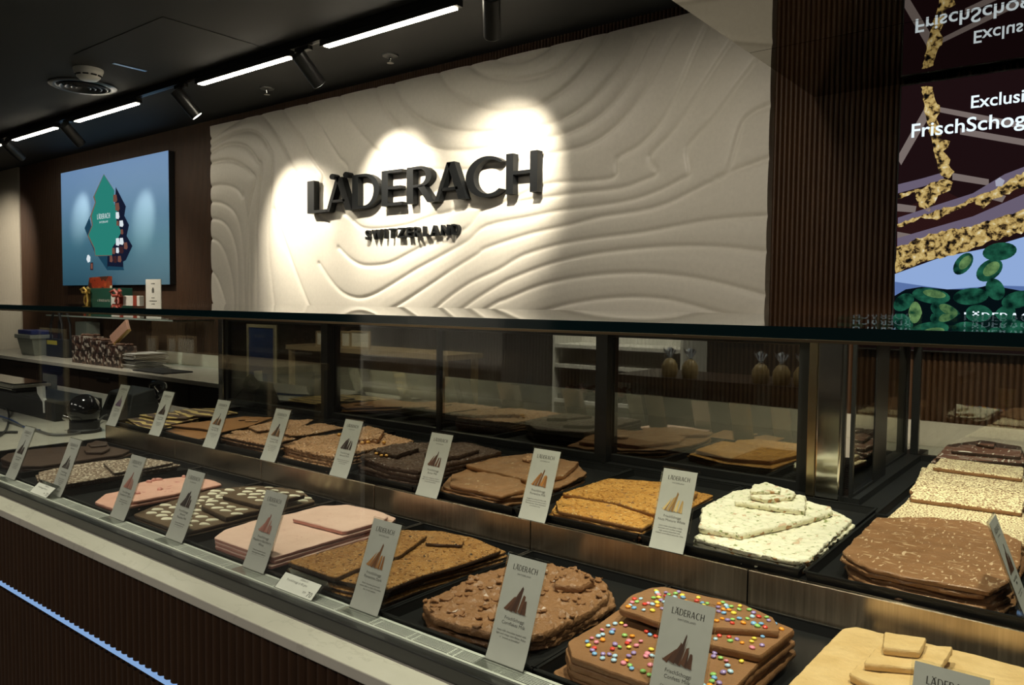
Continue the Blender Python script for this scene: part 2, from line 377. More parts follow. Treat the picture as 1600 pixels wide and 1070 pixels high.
# ---------------------------------------------------------------- relief sign on the back wall
def crop(ox, oy, s, pts): return [(ox+x/s, oy+y/s) for x, y in pts]
A, B2 = (300, 0, 3.148), (800, 0, 3.148)
LBc, RBc, TLc = (320, 280, 3.478), (760, 270, 3.478), (320, 150, 6.667)
CUR = [
 crop(*TLc, [(70,440),(180,370),(300,290),(390,240),(440,205)]),
 crop(*TLc, [(75,520),(200,450),(330,395),(440,365),(540,385),(620,450),(680,550),(720,700)])+crop(*LBc, [(352,200),(350,380),(365,560),(385,710)]),
 crop(*TLc, [(75,595),(180,530),(300,500),(420,520),(500,590),(560,680),(600,770)])+crop(*LBc, [(285,240),(285,420),(285,600),(283,705)]),
 crop(*TLc, [(70,700),(200,670),(310,680),(410,730),(490,800),(530,890)])+crop(*LBc, [(240,200),(250,420),(250,600),(250,705)]),
 crop(*TLc, [(65,945),(170,925),(270,940),(350,985),(400,1060)])+crop(*LBc, [(215,90),(240,280),(235,480),(225,700)]),
 crop(*LBc, [(33,125),(90,130),(150,165),(185,230),(205,340),(215,480),(220,700)]),
 crop(*LBc, [(33,215),(90,225),(140,280),(175,400),(185,560),(185,700)]),
 crop(*LBc, [(33,320),(80,345),(120,420),(150,540),(165,700)]),
 crop(*LBc, [(33,490),(70,540),(100,620),(125,705)]),
 crop(*LBc, [(33,650),(55,705)]),
 crop(*TLc, [(480,195),(560,185),(640,240),(720,340),(790,460),(850,580),(920,740),(970,850)])+crop(*LBc, [(440,90)]),
 crop(*TLc, [(810,125),(890,250),(960,350),(1030,460),(1080,580),(1170,720),(1240,850)])+crop(*LBc, [(600,160),(680,240)]),
 crop(*LBc, [(380,160),(420,290),(470,430),(530,590),(580,710)]),
 crop(*TLc, [(1060,70),(1150,220),(1230,360),(1310,500),(1400,640),(1500,780)])+crop(*LBc, [(740,140),(800,215),(860,265),(950,270),(1100,250),(1230,205),(1400,160)])+crop(*RBc, [(100,160),(320,65),(560,45),(700,20)])+crop(*B2, [(520,780),(620,720),(720,620),(780,520),(850,380),(910,240),(965,130)]),
 crop(*A, [(725,465),(760,550),(800,620),(860,690),(920,745),(1000,795),(1150,830),(1350,835),(1574,800)])+crop(*B2, [(120,770),(250,745),(380,710),(500,630),(600,520),(680,400),(740,290),(810,160)]),
 crop(*A, [(905,425),(930,490),(970,560),(1030,630),(1100,690),(1200,730),(1320,742),(1450,730),(1574,705)])+crop(*B2, [(150,685),(280,650),(400,590),(500,500),(590,380),(650,260),(690,180)]),
 crop(*A, [(990,405),(1030,480),(1080,550),(1150,600),(1250,635),(1400,650),(1574,640)])+crop(*B2, [(150,620),(260,580),(380,500),(480,390),(560,290),(610,180)]),
 crop(*A, [(1215,355),(1250,410),(1310,470),(1400,520),(1500,545),(1574,545)])+crop(*B2, [(100,530),(200,480),(290,410),(370,320),(440,230),(470,170)]),
 crop(*A, [(1370,325),(1410,355),(1470,380),(1574,392)])+crop(*B2, [(100,385),(200,350),(270,290),(340,205)]),
 crop(*A, [(1490,290),(1530,303),(1574,306)])+crop(*B2, [(60,300),(130,270),(185,235)]),
 crop(*LBc, [(730,370),(790,430),(850,465),(920,470),(1010,455),(1120,400),(1250,335),(1420,270)])+crop(*RBc, [(0,190),(300,140),(500,110),(720,85),(830,50),(930,0)])+crop(*B2, [(680,770),(790,650),(880,520),(970,380),(1090,200)]),
 crop(*LBc, [(625,455),(680,540),(750,615),(830,645),(910,630),(1020,570),(1150,490),(1290,415),(1430,335)])+crop(*RBc, [(0,290),(240,240),(380,210),(560,185),(780,150),(930,100),(1050,40),(1110,0)])+crop(*B2, [(870,720),(980,600),(1080,470),(1200,310)]),
 crop(*LBc, [(1000,715),(1100,655),(1230,570),(1350,490),(1480,410)])+crop(*RBc, [(0,410),(230,335),(450,285),(620,240),(820,210),(960,175),(1080,120),(1200,60),(1310,0)])+crop(*B2, [(1140,600),(1265,520)]),
 crop(*LBc, [(1240,715),(1330,640),(1450,560),(1600,490)])+crop(*RBc, [(200,450),(400,390),(600,355),(840,325),(1060,285),(1250,255),(1520,235)]),
 crop(*LBc, [(1380,720),(1470,655),(1600,575)])+crop(*RBc, [(150,570),(350,495),(560,445),(800,415),(1020,400),(1250,402),(1515,430)]),
 crop(*LBc, [(1500,725),(1600,665)])+crop(*RBc, [(100,690),(300,610),(520,565),(750,545),(950,550),(1150,575),(1330,615),(1510,665)]),
 crop(*RBc, [(240,775),(400,725),(580,690),(780,675),(960,685),(1120,720),(1290,770),(1400,800)]),
 crop(*RBc, [(640,60),(1050,-90),(1200,-150),(1400,0)][:0]) or crop(*B2, [(1000,880),(1120,830),(1260,780)]),
]
SX0, SX1, SZ0, SZ1 = -5.662, -1.250, -.15, 1.338
segs = []
for c in CUR:
    p = [PY(u, v, 3.40)[[0, 2]] for u, v in c]
    q = [p[0]]                                             # smooth the traced line (Catmull-Rom)
    for i in range(len(p)-1):
        a, b, c1, d = p[max(i-1, 0)], p[i], p[i+1], p[min(i+2, len(p)-1)]
        for s in (.25, .5, .75, 1): q.append(.5*((2*b)+(c1-a)*s+(2*a-5*b+4*c1-d)*s*s+(3*b-a-3*c1+d)*s**3))
    segs += [(q[i], q[i+1]) for i in range(len(q)-1)]
nx, nz = 520, 176
gx, gz = np.meshgrid(np.linspace(SX0, SX1, nx), np.linspace(SZ0, SZ1, nz)); P = np.stack([gx.ravel(), gz.ravel()], 1)
dist = np.full(len(P), 9.0)
for a, b in segs:
    ab = b-a; L2 = ab@ab
    if L2 < 1e-9: continue
    tt = np.clip(((P-a)@ab)/L2, 0, 1); dist = np.minimum(dist, np.linalg.norm(P-(a+tt[:, None]*ab), axis=1))
hgt = .009*(1-np.exp(-dist/.045))-.008*np.exp(-(dist/.011)**2)+.012
ED = np.minimum.reduce([gx.ravel()-SX0, SX1-gx.ravel(), SZ1-gz.ravel()])
yy = 3.408-hgt
sign = thing('wall_sign', 'large white wave-relief wall sign with black raised lettering behind the counter', 'sign', ((SX0+SX1)/2, YW-.013, SZ0))
mb = MB()
vs = [(P[i, 0], yy[i], P[i, 1]) for i in range(len(P))]
fs = [(j*nx+i, j*nx+i+1, (j+1)*nx+i+1, (j+1)*nx+i) for j in range(nz-1) for i in range(nx-1)]
mb.add(vs, fs, 0, True)
def rim(idx):
    n = len(idx); vv = [vs[i] for i in idx]+[(vs[i][0], YW-.012, vs[i][2]) for i in idx]
    mb.add(vv, [(k, k+1, n+k+1, n+k) for k in range(n-1)])
rim(list(range(nx))); rim([(nz-1)*nx+i for i in range(nx)]); rim([j*nx for j in range(nz)]); rim([j*nx+nx-1 for j in range(nz)])
mb.build('relief_panel', M['relief'], sign, angle=70)
# letters: left edges and widths measured on the wall
LX = [(-4.332, -4.125), (-4.135, -3.885), (-3.879, -3.628), (-3.607, -3.428), (-3.390, -3.165), (-3.160, -2.918), (-2.922, -2.660), (-2.635, -2.428)]
for ch, (xa, xb) in zip(BRAND, LX):
    w, g = glyph(ch); KL = 3.345/3.30; xa, xb = xa*KL, xb*KL; sx = (xb-xa)/w; m = MB()
    for q in g: m.plate([(xa+p[0]*sx, 3.340, .582+p[1]*.216) for p in q], (0, .045, 0))
    m.cyl((xa+.03, 3.36, .64), (xa+.03, 3.400, .64), .006, n=8)
    tag(m.build('letter', M['letter'], sign), label='raised black letter '+ch)
vs, fs = text_mesh('SWITZERLAND', .0845, .016, .0022, 1.06, res=3)
wd = max(v[0] for v in vs)-min(v[0] for v in vs); k = .787/wd
x = 0
probe = []
for ch in 'SWITZERLAND':
    v, f = text_mesh(ch, .0845, .018, .0014, 1, align='LEFT', res=3); probe.append((ch, v, f, max(p[0] for p in v)-min(p[0] for p in v), min(p[0] for p in v)))
gap = (.797-sum(p[3] for p in probe))/10
x = -3.828
for ch, v, f, w, x0 in probe:
    m = MB(); put(m, v, f, (x-x0, 3.372, .386), (1,0,0), (0,0,1), (0,-.8,0)); m.cyl((x+w/2, 3.38, .40), (x+w/2, 3.405, .40), .003, n=6)
    tag(m.build('small_letter', M['letter'], sign), label='small raised black letter '+ch); x += w+gap

# ---------------------------------------------------------------- left wall screen (box with a tree-shaped gift pack)
YT = 3.395
TL, TR, BR, BL = PY(95, 270, YT), PY(263, 236, YT), PY(263, 446, YT), PY(96, 446, YT)
x0, x1, z0, z1 = TL[0], TR[0], BL[2], (TL[2]+TR[2])/2
scr = thing('wall_screen', 'wide lit wall screen showing a green fir-tree shaped box on blue', 'screen', ((x0+x1)/2, YW-.013, z0))
MB().box(x0, x1, YT+.001, YW-.012, z0, z1).build('screen_body', M['black_matte'], scr, bevel=.003)
t = Nt('blue screen picture'); sp = t.n('ShaderNodeSeparateXYZ'); t.l(t.tc(), sp.inputs[0])
fx = t.step(sp.outputs[0], -(x1-x0)/2, (x1-x0)/2); fz = t.step(sp.outputs[2], 0, z1-z0)
base = t.ramp(fz, [(0, rgb(38, 84, 105)), (.35, rgb(62, 116, 140)), (.7, rgb(104, 146, 184)), (1, rgb(120, 158, 205))])
t.pbr(t.mix(.6, base, (.10,.12,.12,1)), .6, emis=base, estr=.62)
SC = lambda n, r, g, b, s=.9: emit('screen '+n, rgb(r, g, b), s)
mats = [t.m, SC('tree green', 42, 130, 118), SC('tray navy', 22, 28, 48), SC('bonbon brown', 120, 78, 66), SC('white', 225, 235, 240), SC('tree edge', 120, 96, 80), SC('shadow', 30, 66, 86), SC('bonbon dark', 60, 36, 40)]
mb = MB(); mb.add([(x0, YT, z0), (x1, YT, z0), (x1, YT, z1), (x0, YT, z1)], [(0,1,2,3)], 0)
def on_tv(pts, layer, mi, s=(80, 230, 4.115)):
    mb.add([PY(*p, YT-.0006*layer)*1.0 for p in crop(*s, pts)], [tuple(range(len(pts)))], mi)
on_tv([(230,560),(215,520),(265,420),(245,450),(258,600),(300,700),(360,790),(470,790),(420,700),(285,690)], 1, 6)
on_tv([(415,255),(480,380),(470,440),(500,500),(485,570),(522,635),(480,725),(462,735),(465,780),(360,778),(362,690),(400,600)], 2, 2)
on_tv([(365,765),(465,770),(465,782),(360,780)], 3, 6)
on_tv([(338,172),(404,275),(398,350),(425,420),(418,470),(448,545),(415,610),(392,640),(390,697),(283,700),(275,650),(234,570),(262,500),(252,440),(282,355),(270,320)], 3, 5)
on_tv([(338,176),(406,280),(400,350),(427,420),(420,470),(450,545),(417,610),(395,640),(392,694),(285,695),(280,650),(240,565),(268,500),(260,440),(288,355),(278,315)], 4, 1)
for (a, b, w, h, mi) in ((412,330,13,24,3),(426,385,14,26,3),(427,440,12,22,4),(452,492,13,20,4),(428,490,8,16,3),(455,545,9,16,3),(428,610,12,24,4),(453,606,13,22,4),(480,635,12,22,3),(402,668,10,20,3),(427,664,10,18,4),(452,662,14,22,7),(386,720,10,20,3),(412,722,12,22,7),(440,720,12,20,3)):
    on_tv([(a-w,b-h),(a+w*.6,b-h*1.1),(a+w,b+h*.4),(a+w*.5,b+h),(a-w,b+h*.8)], 5, mi)
on_tv([(232,695),(240,690),(252,705),(250,735),(236,742),(226,720)], 5, 4); on_tv([(252,742),(270,740),(270,790),(250,788)], 5, 7); on_tv([(255,748),(266,747),(266,782),(254,780)], 6, 3)
pl, wl = brand_polys(.055); o = PY(*crop(80, 230, 4.115, [(296, 464)])[0], YT-.004); e2 = PY(*crop(80, 230, 4.115, [(378, 456)])[0], YT-.004); kk = np.linalg.norm(e2-o)/wl
for q in pl: mb.add([(o[0]+p[0]*kk, YT-.004, o[2]+p[1]*kk*1.2) for p in q], [tuple(range(len(q)))], 4)
v, f = text_mesh('SWITZERLAND', .026); cc = PY(*crop(80, 230, 4.115, [(337, 486)])[0], YT-.004); put(mb, v, f, cc, (1,0,0), (0,0,1), mi=4)
mb.build('screen_picture', mats, scr)

# ---------------------------------------------------------------- right-hand advertising screen
YR = 3.40
xl = PY(1400, 380, YR)[0]; xr = PY(1712, 380, YR)[0]; zt = PY(1410, 135, YR)[2]; zb = -.17
ads = thing('advertising_screen', 'tall lit advertising screen with chocolate bars and green seeds beside the fluted wall', 'screen', ((xl+xr)/2, YW-.013, zb))
MB().box(xl-.006, xr+.006, YR+.001, YW-.012, zb-.006, zt+.006).build('screen_body', M['black_matte'], ads, bevel=.002)
def crumble(name):
    t = Nt(name); c = t.ramp(t.noise(42, 3, .6, dist=.3), [(.36, rgb(14, 12, 12)), (.43, rgb(84, 66, 40)), (.50, rgb(186, 156, 92)), (.62, rgb(216, 190, 124)), (.74, rgb(246, 240, 214))])
    e = t.n('ShaderNodeEmission'); t.l(c, e.inputs[0]); e.inputs[1].default_value = .85; t.l(e.outputs[0], t.out.inputs[0]); return t.m
def seedmat(name, a, b):
    t = Nt(name); c = t.mix(t.step(t.noise(22, 3), .35, .68), a, b); e = t.n('ShaderNodeEmission'); t.l(c, e.inputs[0]); e.inputs[1].default_value = .8; t.l(e.outputs[0], t.out.inputs[0]); return t.m
amats = [SC('maroon', 30, 16, 18), crumble('screen crumble'), SC('lilac chocolate', 108, 98, 118), SC('grey beam', 124, 112, 108), SC('text', 232, 246, 255, 1.1), SC('ice blue', 150, 178, 226),
         seedmat('screen seed', rgb(6, 30, 26), rgb(40, 110, 84)), seedmat('screen seed light', rgb(16, 64, 44), rgb(130, 170, 104)), SC('seed shade', 6, 16, 20), SC('pale end', 170, 172, 190), SC('deep brown', 44, 22, 22), SC('ice deep', 92, 118, 172)]
mb = MB(); mb.add([(xl, YR, zb), (xr, YR, zb), (xr, YR, zt), (xl, YR, zt)], [(0,1,2,3)], 0)
def on_ad(pts, layer, mi, s=(0, 0, 1)):
    pp = [PY(*p, YR-.0005*layer) for p in crop(*s, pts)]
    pp = [np.array((min(max(p[0], xl), xr), p[1], min(max(p[2], zb), zt))) for p in pp]
    mb.add(pp, [tuple(range(len(pp)))], mi)
def jag(pts, amp, n, seed):                                # ragged outline
    rnd = random.Random(seed); out = []
    for i in range(len(pts)):
        a, b = pts[i], pts[(i+1) % len(pts)]
        k = max(1, int(math.hypot(b[0]-a[0], b[1]-a[1])/n))
        for j in range(k): out.append((a[0]+(b[0]-a[0])*j/k+rnd.uniform(-amp, amp), a[1]+(b[1]-a[1])*j/k+rnd.uniform(-amp, amp)))
    return out
on_ad([(1398,428),(1470,402),(1540,388),(1650,355),(1720,330),(1720,470),(1398,470)], 1, 5); on_ad([(1398,440),(1398,470),(1720,470),(1720,450),(1560,446),(1480,452)], 2, 11)
for p in ([(1444,170),(1452,182),(1408,258),(1403,252),(1403,240)], [(1462,166),(1600,192),(1720,214),(1720,222),(1600,202),(1462,174)], [(1500,200),(1720,238),(1720,248),(1500,210)], [(1488,270),(1545,280),(1545,290),(1488,281)], [(1402,318),(1432,322),(1430,332),(1402,330)], [(1402,362),(1425,366),(1402,374)], [(1545,298),(1572,306),(1566,316),(1535,308)]): on_ad(p, 1.6, 3)
on_ad([(1400,330),(1470,300),(1720,230),(1720,330),(1400,400)], 1, 10)
for p in ([(1490,270),(1720,190),(1720,240),(1500,310),(1480,300)],): on_ad(p, 1.2, 0)
on_ad([(1488,270),(1545,280),(1545,290),(1488,281)], 1.4, 3)
on_ad([(1403,288),(1440,279),(1471,270),(1476,281),(1440,292),(1403,302)], 2, 2)
on_ad(jag([(1440,135),(1457,135),(1459,152),(1470,170),(1464,186),(1472,205),(1468,217),(1484,220),(1480,230),(1474,236),(1486,250),(1482,258),(1491,268),(1482,280),(1468,272),(1460,240),(1452,205),(1446,180)], 1.2, 5, 1), 3, 1)
on_ad(jag([(1403,304),(1440,294),(1470,280),(1489,283),(1484,296),(1466,304),(1460,316),(1452,330),(1436,322),(1428,300),(1403,312)], 1.6, 5, 2), 3, 1)
on_ad([(1403,340),(1470,318),(1520,302),(1570,272),(1720,215),(1720,232),(1570,290),(1500,322),(1450,335),(1403,352)], 3, 2)
on_ad(jag([(1403,350),(1450,333),(1500,318),(1550,296),(1600,268),(1720,232),(1720,262),(1600,292),(1552,312),(1535,328),(1522,312),(1490,332),(1462,342),(1440,340),(1403,356)], 2, 6, 3), 4, 1)
on_ad([(1402,372),(1450,358),(1520,338),(1600,303),(1720,255),(1720,290),(1600,332),(1530,354),(1460,372),(1402,390)], 4, 2)
on_ad(jag([(1400,388),(1450,366),(1490,358),(1530,350),(1600,328),(1720,288),(1720,325),(1600,362),(1545,378),(1500,396),(1440,410),(1400,426)], 2.2, 6, 4), 5, 1)
on_ad([(1555,282),(1562,277),(1570,282),(1566,291),(1556,291)], 5, 9)
def seed(cx, cy, rx, ry, a, mi, layer):
    ca, sa = math.cos(math.radians(a)), math.sin(math.radians(a))
    pts = [(cx+rx*math.cos(th)*ca-ry*math.sin(th)*sa, cy+rx*math.cos(th)*sa+ry*math.sin(th)*ca) for th in [2*math.pi*i/20 for i in range(20)]]
    on_ad(pts, layer, mi)
on_ad([(1398,462),(1415,452),(1440,448),(1480,452),(1520,452),(1545,445),(1600,455),(1720,440),(1720,540),(1398,540)], 3, 8)
for a in ((1505,412,20,12,-50,6,6),(1508,410,13,7,-50,7,7),(1546,422,23,15,-35,6,6),(1549,420,15,9,-38,7,7),(1562,393,27,14,-8,6,5.5),(1566,392,18,8,-8,6,7),
          (1455,462,30,12,8,6,6),(1460,459,18,6,10,7,7),(1517,463,28,13,-5,6,6),(1555,452,18,14,60,6,6),(1412,472,18,12,-35,6,6),(1590,468,26,13,-15,6,6),(1430,495,11,24,0,7,7),(1478,488,26,13,25,6,7),(1482,484,16,7,25,7,8),(1530,492,22,16,10,6,6),(1570,490,18,12,-30,6,6),(1640,480,34,18,-10,6,6),(1690,470,30,16,20,6,6)): seed(*a)
def ad_text(body, left, right, base, top, bold=.002):
    o = PY(*left, YR-.006); e3 = PY(*right, YR-.006); v, f = text_mesh(body, .1, 0, bold, align='LEFT', res=4)
    x_0 = min(p[0] for p in v); cap = PY(left[0], top, YR-.006)[2]-o[2]; s = cap/.073
    put(mb, [(p[0]-x_0, p[1]) for p in v], f, (o[0], YR-.006, o[2]), (s*right[2] if len(right) > 2 else s, 0, 0), (0, 0, s), mi=4)
for body, left, cap_y, n_part, right_u in (('Exclusive', (1517, 169), 149, 'Exclus', 1593), ('FrischSchoggi', (1424, 215), 193, 'FrischScho', 1583)):
    o = PY(*left, YR-.006); cap = PY(left[0], cap_y, YR-.006)[2]-o[2]; s = cap/.0729
    vp, fp = text_mesh(n_part, .1, 0, .0012, align='LEFT', res=4); v, f = text_mesh(body, .1, 0, .0012, align='LEFT', res=4)
    xm = min(p[0] for p in v); wp = max(p[0] for p in vp)-min(p[0] for p in vp); sx = (PY(right_u, left[1], YR-.006)[0]-o[0])/wp
    put(mb, [(p[0]-xm, p[1]) for p in v], f, (o[0], YR-.006, o[2]), (sx, 0, 0), (0, 0, s), mi=4)
pl, wl = brand_polys(1.0); o = PY(1506, 503, YR-.006); wpx = PY(1592, 503, YR-.006)[0]-o[0]
_, part = 0, sum(glyph(c)[0]+.13 for c in 'LÄDERA')-.13; s = wpx/part
for q in pl: mb.add([(o[0]+p[0]*s, YR-.006, o[2]+.0+p[1]*s) for p in q], [tuple(range(len(q)))], 4)
mb.build('screen_picture', amats, ads)
# ------------------------------------------------------------------ the counter and the display case
XL, XR = -3.0, .05                      # display well: left and right ends
YG = .85                                # front glass
base = thing('counter_base', 'dark fluted wood counter front with a light strip let into it', 'counter', (-1.6, 1.4, ZF))
mb = MB(); mb.add(*flute_wall(-6.2, XR+.03, .812, -.782, -.5925, .0262, .012), smooth=True); mb.box(-6.2, XR+.03, .8125, .84, -.782, -.5925)
mb.build('front_panel', M['slat_counter'], base, angle=60)
mb = MB(); mb.add(*flute_wall(-6.2, XR+.03, .812, ZF+.09, -.8025, .0262, .012), smooth=True); mb.box(-6.2, XR+.03, .8125, .84, ZF+.09, -.8025)
mb.build('front_panel', M['slat_counter'], base, angle=60)
MB().box(-6.2, XR+.03, .8085, .839, -.8018, -.7825).build('light_strip', M['led_cool'], base)
MB().box(-6.2, XR+.02, .86, 2.0, ZF, ZF+.09).build('plinth', M['black_matte'], base)
MB().box(-6.2, -3.022, .875, 2.0, ZF+.09, -.5715).build('carcass', M['black_matte'], base)
mb = MB(); mb.box(XL-.02, XR+.02, .845, 1.98, ZF+.09, -.6); mb.box(-.52, XR+.02, 1.98, 2.795, ZF, -.6); mb.build('carcass', M['black_matte'], base)
tag(MB().box(-6.2, XR+.05, .788, .872, -.591, -.571).build('marble_ledge', M['marble'], bevel=.002), 'long pale marble ledge along the front foot of the glass case', 'ledge')
tag(MB().box(-6.2, -3.022, .905, 2.0, -.571, -.53).build('marble_worktop', M['marble'], bevel=.002), 'pale marble worktop carrying the till gear at the left end of the case', 'worktop')

case = thing('display_case', 'long glass chocolate display case with two steel-fronted tiers', 'display case', (-1.5, 1.4, -.6))
MB().box(-6.2, XR, .846, .868, -.5708, -.5465).build('front_frame', M['black_metal'], case, bevel=.0015)
MB().box(-6.2, XR-.008, .849, .856, -.5455, -.0365).build('front_pane', M['glass_front'], case)
MB().box(XR-.007, XR, .857, 2.84, -.5455, -.0365).build('side_pane', M['glass_front'], case)
mb = MB(); mb.box(-6.2, XR, .8463, 2.02, -.0355, -.0235); mb.box(-.56, XR, 2.02, 2.86, -.0355, -.0235)
mb.build('top_pane', M['glass_top'], case)
MB().box(-6.2, XR, .845, .8462, -.036, -.023).build('top_pane_edge', M['glass_edge'], case)
MB().box(-6.2, XR, .845, .862, -.0395, -.0364).build('edge_strip', plain('bronze edge strip', (.30,.22,.13), .3, 1), case)
# air vent behind the front glass
vent = MB(); vent.box(-3.0, XR-.01, .8685, .8735, -.556, -.5445); vent.box(-3.0, XR-.01, .899, .9055, -.556, -.5445)
for k in range(6): y = .8775+k*.0037; vent.box(-3.0, XR-.01, y, y+.0014, -.5465, -.5452)
x = -2.98
while x < XR-.02:
    for d in (0, .012): vent.box(x+d, x+d+.003, .8735, .899, -.5475, -.5455)
    x += .0905
vo = vent.build('air_vent', M['vent'], case)
MB().box(-3.0, XR-.01, .87, .905, -.572, -.5565).build('vent_well', M['vent_dark'], vo if False else case)
MB().box(XL, XR-.01, .906, 1.358, -.572, -.5605).build('lower_deck', M['deck'], case)
MB().box(XL-.021, XL-.001, .906, 1.361, -.572, -.529).build('end_panel', M['black_metal'], case)
mb = MB(); mb.box(XL, -.5, 1.364, 1.99, -.52, -.4835); mb.box(-.4999, XR-.01, 1.364, 2.795, -.52, -.4835)
mb.build('upper_deck', M['deck'], case)
edges = [-3.0, -2.503, -2.008, -1.512, -1.008, -.518, -.02, XR-.009]
for a, b in zip(edges, edges[1:]):
    m = MB(); m.box(a+.0012, b-.0012, 1.359, 1.3625, -.560, -.478); m.box(a+.0012, b-.0012, 1.3625, 1.371, -.4802, -.478)
    m.build('riser_panel', M['steel'], case, bevel=.0008)
MB().box(XL-.004, XL-.0005, 1.359, 1.99, -.56, -.478).build('riser_end', M['steel'], case)
# rear sliding doors of the left run
YD = 1.955
MB().box(-3.16, -.55, YD-.022, YD+.030, -.4833, -.462).build('door_track', M['black_metal'], case)
MB().box(-3.16, -.55, YD-.022, YD+.030, -.062, -.0358).build('door_header', M['black_metal'], case)
def slide_door(x0, x1, y, sl, sr):
    m = MB(); m.box(x0, x0+sl, y, y+.022, -.4615, -.0625); m.box(x1-sr, x1, y, y+.022, -.4615, -.0625)
    m.box(x0+sl, x1-sr, y, y+.022, -.0985, -.0625); m.box(x0+sl, x1-sr, y, y+.022, -.4615, -.440)
    o = m.build('sliding_door', M['black_metal'], case, bevel=.0012)
    MB().box(x0+sl, x1-sr, y+.008, y+.013, -.440, -.0985).build('door_pane', M['glass_door'], o)
slide_door(-3.128, -2.424, YD-.018, .020, .040); slide_door(-2.500, -1.846, YD+.006, .075, .022)
slide_door(-1.842, -1.168, YD-.018, .014, .040); slide_door(-1.206, -.600, YD+.006, .038, .032)
for a, b in ((-3.178, -3.140), (-.5775, -.5205)):
    m = MB(); m.box(a, b, YD-.024, YD+.030, -.4834, -.0358); m.build('corner_post', M['chrome'], case, bevel=.004, seg=3)
m = MB(); m.box(-.599, -.5785, YD-.023, YD+.02, -.4834, -.0358); m.build('corner_post', plain('satin bronze post', (.52,.42,.27), .22, 1), case, bevel=.002)
# doors and end glass of the right-hand wing
XP = -.508; YE = 2.83
ya = PX(1366, 650, XP)[1]; yb = PX(1385, 650, XP)[1]; yc = PX(1428, 650, XP)[1]
MB().box(XP-.032, XP+.020, YD+.032, YE, -.4833, -.466).build('door_track', M['black_metal'], case)
MB().box(XP-.032, XP+.020, YD+.032, YE, -.062, -.0358).build('door_header', M['black_metal'], case)
def wing_door(y0, y1, x, s0, s1):
    m = MB(); m.box(x, x+.009, y0, y0+s0, -.4655, -.0625); m.box(x, x+.009, y1-s1, y1, -.4655, -.0625)
    m.box(x, x+.009, y0+s0, y1-s1, -.075, -.0625); m.box(x, x+.009, y0+s0, y1-s1, -.4655, -.458)
    o = m.build('sliding_door', M['black_metal'], case, bevel=.0012)
    MB().box(x+.003, x+.007, y0+s0, y1-s1, -.458, -.075).build('door_pane', M['glass_door'], o)
wing_door(YD+.034, yb, XP-.006, .012, yb-ya); wing_door(ya, yc+.02, XP-.028, .02, .03)
MB().box(XP-.012, XP+.010, yc+.022, yc+.045, -.4655, -.0625).build('corner_post', M['black_metal'], case, bevel=.001)
MB().box(XP+.011, XR-.009, yc+.032, yc+.037, -.4655, -.0625).build('end_pane', glass('end pane glass', (.86,.87,.84,1), .08, .6), case)
MB().box(XP-.012, XR-.009, yc+.022, yc+.045, -.4833, -.466).build('end_rail', M['black_metal'], case)
YEND = yc+.02
# slotted black ledge behind the doors, on the staff side
m = MB(); m.box(-1.02, -.542, 2.03, 2.78, -.60, -.515)
gr = m.build('staff_ledge', M['deck']); tag(gr, 'black slotted ledge behind the wing doors on the staff side', 'ledge')
m = MB()
for r in range(4):
    for k in range(26): m.box(-1.0+r*.113, -.9+r*.113, 2.05+k*.0275, 2.058+k*.0275, -.515, -.511)
m.build('grille', plain('grey wire', (.10,.10,.10), .4, 1), gr)

# ------------------------------------------------------------------ trays
def tray(x0, x1, y0, y1, zb, h, label, group):
    m = MB(); w = .0025; f = .004
    m.box(x0+f+w, x1-f-w, y0+f+w, y1-f-w, zb, zb+.003)
    def wall(a, b, c, d):                                  # flared wall from the floor line to the rim line
        i = [np.array((*a, zb)), np.array((*b, zb)), np.array((*d, zb+h)), np.array((*c, zb+h))]; n = np.cross(i[1]-i[0], i[3]-i[0]); n = n/np.linalg.norm(n)*w
        m.add([p for p in i]+[p+n for p in i], [(0,1,2,3),(7,6,5,4),(0,4,5,1),(1,5,6,2),(2,6,7,3),(3,7,4,0)])
    I = [(x0+f, y0+f), (x1-f, y0+f), (x1-f, y1-f), (x0+f, y1-f)]; O = [(x0, y0), (x1, y0), (x1, y1), (x0, y1)]
    for k in range(4): wall(I[(k+1) % 4], I[k], O[(k+1) % 4], O[k])
    for (a, b, c, d) in ((x0-.002, x1+.002, y0-.002, y0+.003), (x0-.002, x1+.002, y1-.003, y1+.002), (x0-.002, x0+.003, y0, y1), (x1-.003, x1+.002, y0, y1)): m.box(a, b, c, d, zb+h-.002, zb+h+.001)
    return tag(m.build('display_tray', M['tray']), label, 'tray', group)
LOW = ['plain dark', 'white crumb', 'strawberry', 'white drop', 'pale pink', 'dark florentine', 'cornflake', 'candy dotted', 'blond']
UPR = ['yellow striped', 'smooth milk', 'crisp milk', 'nutty milk', 'dark nut', 'rippled milk', 'golden florentine', 'white nut']
for k in range(9):
    a = -.997+(k-6)*.33
    tray(a+.003, a+.327, .912, 1.350, -.5602, .020, 'black tray on the front tier holding the %s chocolate stack' % LOW[k], 'front tier trays')
for k in range(8):
    a = -.43-.32*(8-k)
    tray(a+.003, a+.317, 1.377, 1.920, -.4832, .019, 'black tray on the rear tier holding the %s chocolate stack' % UPR[k], 'rear tier trays')
for (y0, y1, nm) in ((1.377, 1.862, 'pale shred milk'), (1.868, 2.325, 'sesame'), (2.331, min(2.75, YEND-.03), 'white drizzled dark')):
    tray(-.423, -.085, y0, y1, -.4832, .019, 'black tray in the right-hand wing holding the %s chocolate' % nm, 'wing trays')
